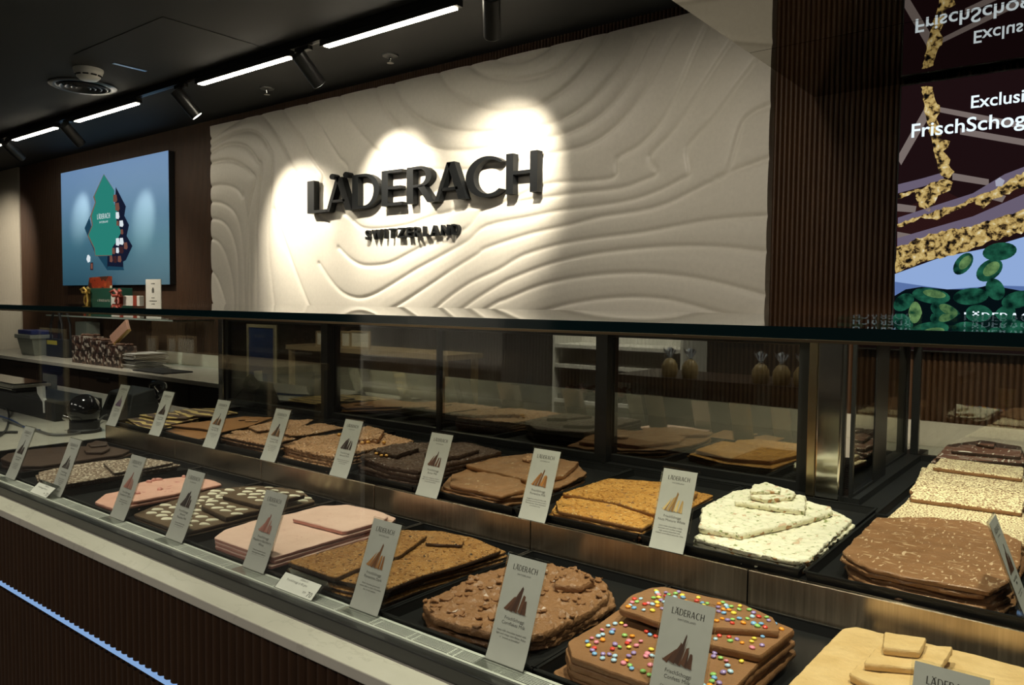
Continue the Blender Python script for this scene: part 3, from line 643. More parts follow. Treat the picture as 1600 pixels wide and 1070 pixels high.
# ------------------------------------------------------------------ chocolate slabs
RC = .006
def refine(poly, step, jit, seed, rnd_c=.15):
    """round the corners a little, subdivide, roughen: a broken or moulded outline"""
    P = [np.array(p[:2], float) for p in poly]
    n = len(P); Q = []
    for i in range(n):                                     # cut corners
        a, b, c = P[i-1], P[i], P[(i+1) % n]
        la, lc = np.linalg.norm(a-b), np.linalg.norm(c-b); r = min(rnd_c, .012/max(la, 1e-6), .012/max(lc, 1e-6)) if False else rnd_c
        ra, rc = min(r*la, RC), min(r*lc, RC)
        p0 = b+(a-b)/max(la, 1e-6)*ra; p1 = b+(c-b)/max(lc, 1e-6)*rc
        Q += [p0, .25*p0+.5*b+.25*p1, p1]
    out = []
    for i in range(len(Q)):
        a, b = Q[i], Q[(i+1) % len(Q)]; L = np.linalg.norm(b-a)
        if L < 1e-5: continue
        k = max(1, int(L/step))
        nrm = np.array([b[1]-a[1], a[0]-b[0]])/L
        for j in range(k):
            p = a+(b-a)*j/k
            w = noise.noise(Vector((p[0]*90+seed, p[1]*90, seed*.7)))+.5*noise.noise(Vector((p[0]*260, p[1]*260, seed)))
            out.append(p+nrm*w*jit)
    area = sum(out[i-1][0]*out[i][1]-out[i][0]*out[i-1][1] for i in range(len(out)))
    return out if area > 0 else out[::-1]
def inside(p, poly):
    c = False; n = len(poly)
    for i in range(n):
        a, b = poly[i-1], poly[i]
        if (a[1] > p[1]) != (b[1] > p[1]) and p[0] < (b[0]-a[0])*(p[1]-a[1])/(b[1]-a[1])+a[0]: c = not c
    return c
def inset(poly, d):
    n = len(poly); out = []
    for i in range(n):
        a, b, c = poly[i-1], poly[i], poly[(i+1) % n]; t = c-a; t = t/(np.linalg.norm(t)+1e-9)
        out.append(b+np.array([-t[1], t[0]])*d)
    return out
def lump_fn(kind, amp, sc, seed):
    def f(x, y):
        if kind == 'cell':
            d = noise.voronoi(Vector((x*sc, y*sc, seed)))[0][0]; return amp*max(0, 1-d*1.5)
        if kind == 'flake':
            a = noise.noise(Vector((x*sc, y*sc, seed))); b = abs(noise.noise(Vector((x*sc*2.3, y*sc*2.3, seed+5)))); return amp*(max(0, a)*1.6+.6*b)
        return amp*(noise.noise(Vector((x*sc, y*sc, seed)))+.5*noise.noise(Vector((x*sc*2.2, y*sc*2.2, seed))))
    return f
def slab_mesh(poly, zb, t, step=.012, jit=.0012, lump=None, seed=1, bev=.0010, wav=0, bow=0):
    o = refine(poly, step if step < .01 else .010, jit, seed)
    o = [np.array(p) for p in o]; n = len(o)
    rnd = random.Random(seed); top = inset(o, bev)
    def under(p): return wav*noise.noise(Vector((p[0]*30, p[1]*30, seed)))
    pts = [Vector(p) for p in top]
    xs = [p[0] for p in o]; ys = [p[1] for p in o]; core = inset(o, bev+step*.55)
    y = min(ys)
    r = 0
    while y < max(ys):
        x = min(xs)+(step/2 if r % 2 else 0)
        while x < max(xs):
            q = (x+rnd.uniform(-.2, .2)*step, y+rnd.uniform(-.2, .2)*step)
            if inside(q, core): pts.append(Vector(q))
            x += step
        y += step*.87; r += 1
    V, _, Fc, ov, _, _ = geometry.delaunay_2d_cdt(pts, [(i, (i+1) % n) for i in range(n)], [], 1, 1e-7)
    idx = {}
    for k, src in enumerate(ov):
        for s in src: idx.setdefault(s, k)
    ring = [idx[i] for i in range(n)]; isr = set(ring)
    zt = zb+t; vs = []
    for k, p in enumerate(V):
        h = 0 if (k in isr or lump is None) else lump(p.x, p.y)
        if k in isr and lump is not None: h = .5*lump(p.x, p.y)
        vs.append((p.x, p.y, zt+h+under(p)))
    mb = MB(); mb.v = list(vs)
    for fc in Fc: mb.f.append(tuple(fc)); mb.m.append(0); mb.sm.append(True)
    b = len(mb.v)
    lo = inset(o, .0015)
    mid = [p+np.array([rnd.uniform(-jit, jit), rnd.uniform(-jit, jit)])*.6 for p in o]
    for p in o: mb.v.append((p[0], p[1], zb+t*.80+under(p)))
    for p in mid: mb.v.append((p[0], p[1], zb+t*.40+under(p)))
    for p in lo: mb.v.append((p[0], p[1], zb+under(p)*.4))
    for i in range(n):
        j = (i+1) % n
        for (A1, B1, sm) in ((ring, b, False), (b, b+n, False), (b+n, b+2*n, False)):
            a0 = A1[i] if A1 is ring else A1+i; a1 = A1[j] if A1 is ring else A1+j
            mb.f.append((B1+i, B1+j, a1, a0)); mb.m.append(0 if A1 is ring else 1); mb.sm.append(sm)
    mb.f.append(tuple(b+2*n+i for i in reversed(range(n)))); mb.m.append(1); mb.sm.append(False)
    return mb
ORD = {1: ['only'], 2: ['lower', 'upper'], 3: ['bottom', 'middle', 'top'], 4: ['bottom', 'second lowest', 'third lowest', 'top'], 5: ['bottom', 'second lowest', 'middle', 'second highest', 'top'], 6: ['bottom', 'second lowest', 'third lowest', 'third highest', 'second highest', 'top']}
LIFT = {}
def stack(key, desc, mats, floor, n, t, base, pieces, lump=None, step=.012, jit=.0014, where='', shifts=None, bev=.0010, wav=.0008, per=0, fine_piece=None, side_lower=None, noun='chocolate slab'):
    """n full slabs under the loose pieces that lie on top; base and pieces are outlines read at their own height"""
    rnd = random.Random(key); group = desc+' slabs'
    ymin = .916 if floor < -.52 else 1.381
    if key in LOW: xa_ = -.997+(LOW.index(key)-6)*.33; xb_ = xa_+.33
    elif key in UPR: xa_ = -.43-.32*(8-UPR.index(key)); xb_ = xa_+.32
    else: xa_, xb_ = -.9, .5
    clampy = lambda Q: [np.array((min(max(p[0], xa_-.004), xb_+.004), max(p[1], ymin))) for p in Q]
    ztop = floor+n*(t+.0008)
    B = clampy([PZ(u, v, ztop)[:2] for u, v in base]); cen = sum(B)/len(B)
    for k in range(n):
        last = k == n-1
        if last: P = B
        else:
            dx, dy, rot, sc = (shifts[k] if shifts and k < len(shifts) else (rnd.uniform(-.008, .008), rnd.uniform(-.010, .006), rnd.uniform(-.045, .045), rnd.uniform(.985, 1.015)))
            c, s = math.cos(rot), math.sin(rot); P = [cen+sc*np.array([(p-cen)[0]*c-(p-cen)[1]*s, (p-cen)[0]*s+(p-cen)[1]*c])+np.array([dx+rnd.uniform(-.004, .004), dy+rnd.uniform(-.004, .004)]) for p in B]
        P = clampy(P); zb = floor+k*(t+.0008)
        m = slab_mesh(P, zb, t, step if last else .03, jit*(1 if last else 1.6), lump if last else None, hash_(key)+k, bev, wav)
        o = m.build('chocolate_bark', mats); o['kind'] = 'thing'
        tag(o, '%s %s, %s of its %s%s' % (desc, noun, ORD[n][k] if n > 1 else 'full', 'stack' if n > 1 else 'tray', where), 'chocolate', group)
    z = ztop+.0008+LIFT.get(key, 0); objs = []
    for i, pc in enumerate(pieces):
        tp, lab = pc.get('t', t), pc['label']; zz = z+pc.get('up', 0)
        P = clampy([PZ(u, v, zz+tp)[:2] for u, v in pc['p']])
        m = slab_mesh(P, zz, tp, pc.get('step', step), jit, lump if pc.get('lump', True) else None, hash_(key)+20+i, bev, wav)
        o = m.build('chocolate_bark' if not pc.get('small') else 'chocolate_piece', pc.get('mats', mats)); o['kind'] = 'thing'; tag(o, lab+where, 'chocolate', group); objs.append((o, P, zz+tp))
    return ztop, B, objs
def hash_(s): return sum((i+1)*ord(c) for i, c in enumerate(s)) % 97
LF, UF = -.5570, -.4800                                    # tray floors, front and rear tier
mk = lambda p, label, **kw: dict(p=p, label=label, **kw)

# ---- front tier, left to right
stack('plain dark', 'plain dark', [M['dark'], M['dark_side']], LF, 3, .0095, [(0,716),(12,708),(50,701),(101,697),(168,696),(203,703),(193,710),(168,714),(126,721),(67,729),(34,727)],
      [mk([(131,701),(137,692),(168,692),(172,700),(160,706),(135,706)], 'long thin dark chocolate piece on the plain dark stack', small=1, t=.008), mk([(138,693),(150,688),(168,690),(167,695),(142,697)], 'short dark chocolate piece topmost on the plain dark stack', small=1, t=.006, up=.0085)], step=.02)
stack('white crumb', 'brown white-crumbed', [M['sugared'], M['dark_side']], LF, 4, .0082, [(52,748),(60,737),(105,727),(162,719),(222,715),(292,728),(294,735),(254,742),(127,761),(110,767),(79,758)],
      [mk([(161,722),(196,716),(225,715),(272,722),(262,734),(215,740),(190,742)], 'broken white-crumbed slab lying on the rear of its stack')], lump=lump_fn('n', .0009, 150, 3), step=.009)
_, B3, ob = stack('strawberry', 'pink strawberry', [M['strawberry'], M['strawberry_side']], LF, 3, .0080, [(135,786),(165,771),(215,761),(340,758),(330,778),(215,806),(187,804)],
      [mk([(196,784),(203,757),(235,750),(292,744),(333,750),(371,763),(318,772),(264,776),(222,785)], 'broken strawberry slab lying on top of its stack')], lump=lump_fn('n', .0012, 60, 9), step=.010)
rnd = random.Random(4)
for (u, v) in ((233,753),(240,751),(263,747),(247,750),(287,745),(330,748),(212,771),(166,770),(345,762),(250,765),(205,798),(222,791),(235,790),(200,794),(245,787)):
    zz = ob[0][2]; c = PZ(u, v, zz)
    if not inside(c, inset([np.array(p) for p in ob[0][1]], .004) if False else ob[0][1]):
        zz = ob[0][2]-.0088-0*1; c = PZ(u, v, zz)
        if not inside(c, B3): continue
    m = MB(); m.ball((c[0], c[1], zz+.001), rnd.uniform(.008, .016), rnd.uniform(.005, .009), rnd.uniform(.004, .007), 9, 6, rot=rnd.uniform(0, 3)); m.build('fruit_piece', M['berry'], ob[0][0])
D4 = [M['grey_brown'], M['dark_side']]
zt4, B4, ob4 = stack('white drop', 'brown white-dropped', D4, LF, 3, .0092, [(208,803),(240,790),(330,764),(400,758),(470,765),(502,785),(440,800),(380,817),(305,835),(292,834)],
      [mk([(313,789),(345,773),(440,782),(426,797),(368,813)], 'middle broken slab with white drops on its stack', t=.011), mk([(347,774),(378,762),(440,761),(503,779),(465,788),(422,794),(400,788)], 'uppermost broken slab with white drops at the rear of its stack', t=.011, up=.0115)], step=.02)
def drop(parent, c, z, ang, L, W):
    m = MB(); n = 12; top = []; 
    for i in range(n):
        th = 2*math.pi*i/n; x = L*math.cos(th); y = W*math.sin(th)*(1-.55*math.cos(th))
        top.append((c[0]+x*math.cos(ang)-y*math.sin(ang), c[1]+x*math.sin(ang)+y*math.cos(ang)))
    v = [(p[0], p[1], z-.0008) for p in top]+[((p[0]-c[0])*.75+c[0], (p[1]-c[1])*.75+c[1], z+.0022) for p in top]+[(c[0], c[1], z+.0030)]
    m.add(v, [(i, (i+1) % n, n+(i+1) % n, n+i) for i in range(n)]+[(n+i, n+(i+1) % n, 2*n) for i in range(n)], 0, True)
    m.build('white_drop', M['almond'], parent)
rnd = random.Random(11)
allslabs = [o for o in bpy.data.objects if o.get('group') == 'brown white-dropped slabs']
root4 = [o for o in allslabs if 'top of its stack' in o['label']][0]
used = [(ob4[1][1], ob4[1][2], ob4[1][0]), (ob4[0][1], ob4[0][2], ob4[0][0]), (B4, zt4, root4)]
for li, (P, z, par) in enumerate(used):
    core = inset([np.array(p) for p in (P if sum(P[i-1][0]*P[i][1]-P[i][0]*P[i-1][1] for i in range(len(P))) > 0 else P[::-1])], .010)
    xs = [p[0] for p in P]; ys = [p[1] for p in P]; y = min(ys)+.008; row = 0
    while y < max(ys):
        x = min(xs)+.004+(.02 if row % 2 else 0)
        while x < max(xs):
            q = np.array([x+rnd.uniform(-.004, .004), y+rnd.uniform(-.004, .004)])
            if inside(q, core) and not any(inside(q, U[0]) for U in used[:li]): drop(par, q, z, -.66+rnd.uniform(-.2, .2)+1.25, rnd.uniform(.013, .018), rnd.uniform(.0048, .0065))
            x += .042
        y += .028; row += 1
stack('pale pink', 'smooth pale pink', [M['pink_pale'], M['pink_side']], LF, 5, .0078, [(334,839),(338,847),(380,861),(433,871),(448,869),(510,851),(565,835),(622,819),(619,808),(590,797),(543,789),(502,789),(456,801),(394,813),(350,827)],
      [mk([(456,809),(502,791),(543,788),(582,796),(607,806),(600,813),(545,829),(535,829)], 'second smooth pink slab lying on the rear of the pale pink stack', t=.0095)], step=.02, jit=.0006, bev=.0018)
fl = lump_fn('n', .0018, 140, 6)
stack('dark florentine', 'dark-based florentine', [M['florentine_dark'], M['dark_side']], LF, 5, .0066, [(448,878),(524,904),(603,921),(660,899),(730,879),(792,861),(740,841),(690,829),(630,827),(560,846)],
      [mk([(449,877),(522,903),(560,886),(624,867),(668,836),(632,827),(560,846)], 'left broken florentine slab lying on the dark florentine stack', t=.009), mk([(540,908),(603,920),(660,898),(730,878),(790,860),(740,840),(690,830),(676,835),(640,868),(575,890)], 'right broken florentine slab lying on the dark florentine stack', t=.009),
       mk([(664,847),(673,834),(702,838),(726,843),(722,850),(690,849)], 'small florentine shard topmost on the dark florentine stack', small=1, t=.008, up=.0095)], lump=fl, step=.006)
cf = lump_fn('flake', .0062, 95, 2)
_, B7, ob7 = stack('cornflake', 'cornflake milk', [M['milk_corn'], M['milk_corn']], LF, 2, .0095, [(663,946),(674,968),(709,981),(766,994),(805,1003),(852,998),(930,962),(962,944),(957,925),(905,897),(850,884),(797,887),(744,901),(702,926)],
      [mk([(661,941),(672,962),(709,975),(766,988),(800,997),(848,990),(922,955),(952,932),(949,912),(900,890),(850,880),(797,884),(744,898),(700,922)], 'large cornflake slab lying on top of its stack', t=.0125), mk([(866,913),(870,895),(888,886),(924,898),(930,907),(903,917)], 'small broken cornflake piece topmost on its stack', small=1, t=.012, up=.015)], lump=cf, step=.0052, jit=.0032, bev=.0016)
def flakes(parent, P, z, n, seed, mat, size=.010):
    rnd = random.Random(seed); m = MB(); xs = [p[0] for p in P]; ys = [p[1] for p in P]; k = 0
    while k < n:
        q = (rnd.uniform(min(xs), max(xs)), rnd.uniform(min(ys), max(ys)))
        if not inside(q, P): continue
        k += 1; a = rnd.uniform(0, 6.3); s = size*rnd.uniform(.5, 1.1); nn = 7; v = []
        for i in range(nn):
            th = 2*math.pi*i/nn; r = s*(1+.25*rnd.uniform(-1, 1)); x, y = r*math.cos(th), .7*r*math.sin(th)
            v.append((q[0]+x*math.cos(a)-y*math.sin(a), q[1]+x*math.sin(a)+y*math.cos(a), z+.0015+abs(x)*.55*rnd.uniform(.3, 1.1)))
        w = [(p[0], p[1], p[2]-.0022) for p in v]
        m.add(v+w, [tuple(range(nn)), tuple(range(nn, 2*nn))[::-1]]+[(i, i+nn, (i+1) % nn+nn, (i+1) % nn) for i in range(nn)], 0, False)
    tag(m.build('cornflakes', mat, parent), kind='stuff')
flakes(ob7[0][0], ob7[0][1], ob7[0][2]+.002, 80, 3, M['cornflake'])
flakes(ob7[1][0], ob7[1][1], ob7[1][2]+.002, 10, 5, M['cornflake'], .007)
m8 = [M['milk'], M['milk']]
zt8, B8, ob8 = stack('candy dotted', 'candy dotted milk', m8, LF, 5, .0096, [(887,1001),(893,1026),(936,1053),(1000,1078),(1100,1105),(1150,1071),(1188,1032),(1243,984),(1200,967),(1100,942),(965,952),(930,977)],
      [mk([(1030,990),(1188,1024),(1242,983),(1150,947),(1050,950)], 'broken milk slab with a few candy dots at the right rear of its stack', t=.011), mk([(966,950),(1044,977),(1156,982),(1219,987),(1209,964),(1160,943),(1076,925),(1037,916),(1016,918),(985,930)], 'uppermost broken slab thickly strewn with candy dots', t=.010, up=.0115)],
      step=.016, jit=.0012, shifts=[(-.012,-.018,.05,1.0),(.004,-.004,.02,1),(-.004,.0,-.02,1)])
root8 = [o for o in bpy.data.objects if o.get('group') == 'candy dotted milk slabs' and o['label'].startswith('candy dotted milk chocolate slab, top')][0]
rnd = random.Random(21); dots = [MB() for _ in CANDY]; cnt = 0
candy_me = []
for i, mt in enumerate(CANDY):
    m = MB(); m.ball((0,0,0), .0043, .0043, .0024, 12, 8); o = m.build('candy_dot', mt, origin=(0,0,0)); candy_me.append(o.data); bpy.data.objects.remove(o)
def candy(parent, q, z):
    o = bpy.data.objects.new('candy_dot', random.choice(candy_me) if False else candy_me[rnd.randrange(8)]); COL.objects.link(o); o.parent = parent
    org = WORLD[parent.name]; s = rnd.uniform(.8, 1.1); o.location = (q[0]-org[0], q[1]-org[1], z+.0016-org[2]); o.scale = (s, s, s); o.rotation_euler = (rnd.uniform(-.2, .2), rnd.uniform(-.2, .2), 0)
def scatter(parent, P, z, n, cover, dmin=.0075, bias=None):
    pts = []; xs = [p[0] for p in P]; ys = [p[1] for p in P]; tries = 0
    while len(pts) < n and tries < 6000:
        tries += 1; q = (rnd.uniform(min(xs), max(xs)), rnd.uniform(min(ys), max(ys)))
        if not inside(q, P) or any(inside(q, c) for c in cover) or any(math.hypot(q[0]-p[0], q[1]-p[1]) < dmin for p in pts): continue
        if bias and rnd.random() > bias(q): continue
        pts.append(q); candy(parent, q, z)
top8 = ob8[1]; mid8 = ob8[0]
ins8 = lambda P, d: inset([np.array(p) for p in (P if sum(P[i-1][0]*P[i][1]-P[i][0]*P[i-1][1] for i in range(len(P))) > 0 else P[::-1])], d)
scatter(top8[0], ins8(top8[1], .012), top8[2], 96, [], .0068)
scatter(mid8[0], ins8(mid8[1], .012), mid8[2], 16, [top8[1]], .012)
scatter(root8, ins8(B8, .018), zt8, 96, [top8[1], mid8[1]], .0085)
bl = [M['blond'], M['blond']]
stack('blond', 'blond caramel', bl, LF, 4, .010, [(1150,1150),(1225,1071),(1287,1010),(1316,980),(1340,978),(1378,988),(1490,1013),(1600,1041),(1640,1060),(1560,1190)],
      [mk([(1325,1052),(1350,1028),(1470,1052),(1452,1086),(1390,1080)], 'largest broken blond piece, lowest of the three on the blond slab', small=1, t=.011), mk([(1348,1036),(1374,1004),(1490,1010),(1469,1046)], 'broad blond piece lying between two others on the blond slab', small=1, t=.010, up=.0118), mk([(1378,1011),(1381,986),(1450,997),(1437,1017)], 'small blond piece topmost of the three on the blond slab', small=1, t=.011, up=.0226)],
      lump=lump_fn('n', .0013, 55, 4), step=.010, bev=.0016)

# ---- rear tier, left to right
stack('yellow striped', 'yellow striped brown', [M['marbled'], M['dark_side']], UF, 2, .0085, [(195,653),(230,646),(300,641),(330,648),(303,655),(259,664),(237,671),(213,665)],
      [mk([(212,647),(242,641),(275,643),(310,648),(290,653),(240,652)], 'left striped slab with yellow bands on its stack', t=.008), mk([(270,641),(290,635),(347,638),(373,645),(331,650),(281,648)], 'rear striped slab with yellow bands on its stack', t=.009, up=.001)], step=.016)
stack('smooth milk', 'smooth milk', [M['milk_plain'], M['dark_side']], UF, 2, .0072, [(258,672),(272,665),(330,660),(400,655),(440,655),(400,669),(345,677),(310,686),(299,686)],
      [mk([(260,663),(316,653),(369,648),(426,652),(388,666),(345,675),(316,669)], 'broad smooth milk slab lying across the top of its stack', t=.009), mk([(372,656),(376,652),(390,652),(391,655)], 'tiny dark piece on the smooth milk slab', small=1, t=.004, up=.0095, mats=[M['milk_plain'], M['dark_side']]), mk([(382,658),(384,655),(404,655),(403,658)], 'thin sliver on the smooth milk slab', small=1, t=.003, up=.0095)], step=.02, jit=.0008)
nl = lump_fn('cell', .0055, 75, 3)
stack('crisp milk', 'crisp lumpy milk', [M['milk_lump'], M['dark_side']], UF, 4, .0100, [(345,680),(369,672),(420,673),(480,681),(440,699),(406,703),(370,692)],
      [mk([(388,667),(430,657),(491,655),(470,667),(402,673)], 'narrow lumpy milk slab rearmost on the crisp milk stack', t=.009), mk([(430,673),(500,661),(538,668),(482,680),(455,680)], 'right lumpy milk slab on the crisp milk stack', t=.009)], lump=nl, step=.0055)
_, B, ob = stack('nutty milk', 'whole-nut milk', [M['milk_lump'], M['milk_lump']], UF, 5, .0090, [(441,695),(479,683),(533,676),(590,673),(648,689),(600,699),(540,713),(497,717),(460,707)],
      [mk([(538,673),(575,665),(601,672),(592,686),(545,687)], 'broken nut-filled piece on top of the whole-nut milk stack', small=1, t=.013)], lump=lump_fn('cell', .0065, 70, 8), step=.0055)
for (u, v) in ((530,678),(536,681),(592,678),(586,686),(575,690),(600,690),(546,688),(566,691)):
    c = PZ(u, v, ob[0][2]-.006); m = MB(); m.ball((c[0], c[1], ob[0][2]-.008), .007, .006, .0055, 10, 7); m.build('nut', M['nut'], ob[0][0])
_, B, ob = stack('dark nut', 'dark nut', [M['dark_nut'], M['dark_side']], UF, 5, .0098, [(562,713),(590,699),(640,691),(733,691),(785,705),(717,724),(656,736),(602,728)],
      [mk([(583,703),(612,694),(650,692),(655,700),(620,711)], 'left broken dark piece with nuts on the dark nut stack', t=.011), mk([(662,708),(680,698),(733,694),(750,702),(715,712),(690,715)], 'right broken dark slab with nuts on the dark nut stack', t=.011)], lump=lump_fn('cell', .0045, 75, 5), step=.006)
for (u, v) in ((588,708),(596,711),(604,711),(706,714),(716,713),(728,704),(722,711)):
    c = PZ(u, v, ob[0][2]-.006); m = MB(); m.ball((c[0], c[1], ob[0][2]-.007), .006, .005, .004, 10, 7); m.build('nut', M['nut'], ob[0][0])
stack('rippled milk', 'rippled milk', [M['milk_butter'], M['milk_plain']], UF, 4, .0062, [(692,760),(705,742),(727,724),(765,714),(830,710),(900,722),(917,739),(876,760),(819,774),(768,781)],
      [mk([(695,759),(706,741),(756,737),(813,749),(820,765),(768,778)], 'front rippled milk slab on top of its stack', t=.009), mk([(727,726),(765,713),(830,708),(905,722),(882,742),(830,751),(762,735)], 'rear rippled milk slab on top of its stack', t=.011), mk([(815,715),(828,708),(845,710),(842,717),(828,719)], 'small nut cluster piece on the rear rippled milk slab', small=1, t=.009, up=.0115, mats=[M['milk_lump'], M['milk_lump']])], lump=lump_fn('n', .0013, 90, 12), step=.009, wav=.003)
gl = lump_fn('n', .0018, 140, 7)
stack('golden florentine', 'golden florentine', [M['florentine'], M['milk_plain']], UF, 3, .0062, [(863,801),(878,774),(950,751),(1040,757),(1115,773),(1062,802),(997,838),(927,818)],
      [mk([(864,800),(868,783),(895,777),(960,788),(1022,809),(1027,819),(997,835),(927,816)], 'front golden florentine slab on top of its stack', t=.009), mk([(878,770),(950,747),(1040,753),(1091,768),(1062,795),(1028,804),(960,784)], 'rear golden florentine slab on top of its stack', t=.011)], lump=gl, step=.007)
wl = lump_fn('n', .0030, 75, 3)
wm = [M['white_nut'], M['white_side']]
stack('white nut', 'white nut', wm, UF, 3, .0090, [(1085,838),(1150,867),(1240,874),(1268,875),(1332,811),(1305,797),(1200,778),(1120,803)],
      [mk([(1091,823),(1098,792),(1143,768),(1175,762),(1245,778),(1299,792),(1300,799),(1245,815),(1156,834)], 'large broken white nut slab lying askew on its stack', t=.0115),
       mk([(1148,782),(1172,767),(1259,774),(1258,797)], 'wide white nut shard, lowest of the three shards on its stack', small=1, t=.012, up=.0128), mk([(1172,773),(1219,760),(1242,767),(1241,774),(1197,779)], 'flat white nut shard lying between two others', small=1, t=.010, up=.026), mk([(1172,767),(1175,757),(1197,753),(1220,761),(1219,766)], 'small white nut shard topmost of the three', small=1, t=.008, up=.037)],
      lump=wl, step=.0065, jit=.0032, bev=.0016, wav=.0015)

# ---- wing, front to back
stack('pale shred milk', 'pale-shredded milk', [M['milk_shred'], M['milk']], UF, 5, .0080, [(1317,859),(1320,866),(1359,889),(1475,914),(1547,923),(1578,907),(1594,881),(1597,845),(1550,823),(1531,815),(1444,806),(1369,808)], [], lump=lump_fn('n', .0010, 60, 2), step=.010, jit=.002, bev=.0016, wav=.003,
      shifts=[(.002,-.012,.06,.97),(.006,-.006,-.05,.98),(-.004,.004,.03,.97)], where=' in the right-hand wing')
se = [M['sesame'], M['milk']]; sl = lump_fn('n', .0008, 200, 3)
stack('sesame front', 'sesame covered milk', se, UF, 3, .0118, [(1375,822),(1388,806),(1425,775),(1600,800),(1602,850),(1500,835)],
      [mk([(1421,777),(1434,760),(1600,781),(1597,800)], 'narrow sesame slab lying on the front sesame stack', t=.010)], lump=sl, step=.008, where=' in front half of the wing')
stack('sesame rear', 'rear sesame covered milk', se, UF, 3, .0135, [(1420,765),(1432,752),(1452,723),(1600,745),(1602,790)],
      [mk([(1457,729),(1470,715),(1600,730),(1598,747)], 'narrow sesame slab lying on the rear sesame stack', t=.010)], lump=sl, step=.009, where=' behind the first')
dd = [M['dark_drizzle'], M['dark_side']]
stack('white drizzle', 'white drizzled dark', dd, UF, 4, .0118, [(1462,714),(1480,694),(1534,687),(1596,697),(1602,722)],
      [mk([(1486,703),(1500,695),(1560,694),(1596,700),(1595,713)], 'broad drizzled piece lying on the dark drizzled stack', small=1, t=.010), mk([(1524,692),(1530,687),(1555,690),(1553,697)], 'small drizzled piece topmost on the dark drizzled stack', small=1, t=.009, up=.011)], step=.014, jit=.002, where=' at the back of the wing')
# ------------------------------------------------------------------ product cards
SHARD = {'milk': ((96,60,40), (66,40,28)), 'dark': ((58,36,28), (34,22,18)), 'pink': ((178,120,104), (140,84,74)), 'gold': ((168,112,56), (104,64,34)), 'white': ((206,176,118), (140,104,60)), 'violet': ((110,80,110), (78,58,86)), 'mixed': ((140,92,48), (40,28,22)), 'blond': ((196,150,90), (150,110,62))}
inkm = {}
def printm(c):
    if c not in inkm: inkm[c] = plain('print %d %d %d' % c, rgb(*c)[:3], .55)
    return inkm[c]
def product_card(p0, ex, lean_dir, title, para, tone, label, group, up=.148, lean=.056, w=.0745, foot_len=-.028):
    """p0: lower left corner on the shelf, ex: unit vector along the foot, lean_dir: horizontal lean of the top"""
    p0 = np.array(p0, float); ex = np.array(ex, float); ld = np.array(lean_dir, float)
    hv = ld*lean+np.array([0, 0, up]); Hh = np.linalg.norm(hv); ey = hv/Hh; nz_ = np.cross(ex, ey)
    root = thing('sign_card', label, 'product card', p0+ex*w/2, group)
    C = lambda x, y, d=0: p0+ex*x+ey*y+nz_*d
    m = MB(); k = .0022; nb = 6
    m.obox(C(w/2, Hh/2+.002, -.0012), ex*(w/2+k), ey*(Hh/2+.001), nz_*.0011)
    fl_ = foot_len/2; foot = p0+ex*w/2+ld*fl_; m.obox(foot+np.array([0,0,.0011]), ex*(w/2+k), ld*abs(fl_), np.array([0,0,.0010]))
    m.build('card_holder', M['acrylic'], root, bevel=.0004, seg=1)
    m = MB(); rows = 10
    prof = [(Hh*i/rows, .0006+.0026*max(0, 1-i/2.0)**2) for i in range(rows+1)]
    vs = [C(x, y, d) for (y, d) in prof for x in (.001, w-.001)]; vb = [C(x, y, d-.0005) for (y, d) in prof for x in (.001, w-.001)]
    N = 2*(rows+1)
    m.add(vs+vb, [(2*i, 2*i+1, 2*i+3, 2*i+2) for i in range(rows)]+[(N+2*i+2, N+2*i+3, N+2*i+1, N+2*i) for i in range(rows)]+[(0,N,N+1,1), (N-2,N-1,2*N-1,2*N-2)], 0, True)
    m.build('paper_card', M['paper'], root)
    D = .00072
    m = MB()
    pl, wl = brand_polys(.0088); 
    for q in pl: m.add([C(w/2-wl*.40+p[0]*.80, Hh*.868+p[1]*.95, D) for p in q], [tuple(range(len(q)))])
    v, f = text_mesh('SWITZERLAND', .0036, 0, 0, 1.1); put(m, v, f, C(w/2, Hh*.825, D), ex, ey)
    v, f = text_mesh(title, .0070, 0, 0, 1.0, 1.05); put(m, v, f, C(w/2, Hh*.400, D), ex, ey)
    nl = title.count('\n')+1
    v, f = text_mesh(para, .0042, 0, 0, 1.0, 1.15); put(m, v, f, C(w/2, Hh*(.400-.050*nl-.016), D), ex, ey)
    m.build('lettering', M['ink'], root)
    a, b = SHARD[tone]; rnd = random.Random(label); ms = [printm(a), printm(b), printm(tuple(int((x+y)/2) for x, y in zip(a, b))), printm((128,124,116))]
    m = MB(); Cx = lambda x, y, d: C(w*(.5+x), Hh*(.480+y*.86), D+d)
    sh = [((-.30,.06),(-.26,.01),(-.10,0),(.08,.0),(.14,.24),(.10,.30),(-.02,.22),(-.18,.14)), ]
    polys = [([(-.36,.025),(-.14,-.008),(.26,-.004),(.10,.022)], 3)]
    peaks = sorted([rnd.uniform(.13, .20), rnd.uniform(.20, .26), rnd.uniform(.27, .32)]); heights = [peaks[0], peaks[1], peaks[2], peaks[1]*.86, peaks[0]*.92]
    for k, hk in enumerate(heights):                       # five upright shards leaning together
        xb_, xt_ = -.26+.115*k, -.10+.075*k+rnd.uniform(-.015, .015); wb, wt = .062, rnd.uniform(.016, .034)
        polys.append(([(xb_-wb, .012 if k < 4 else .0), (xb_+wb*.5, -.006), (xt_+wt, hk*.93), (xt_, hk), (xt_-wt, hk*.90)], (0, 2, 1, 0, 2)[k]))
        polys.append(([(xb_+wb*.1, .0), (xb_+wb*.5, -.004), (xt_+wt*.9, hk*.88)], (1, 1, 0, 1, 0)[k]))
    for i, (q, mi) in enumerate(polys): m.add([Cx(x+rnd.uniform(-.02, .02), y+rnd.uniform(-.006, .006), .00004*(i+1)) for x, y in q], [tuple(range(len(q)))], mi)
    m.build('product_picture', ms, root)
    return root
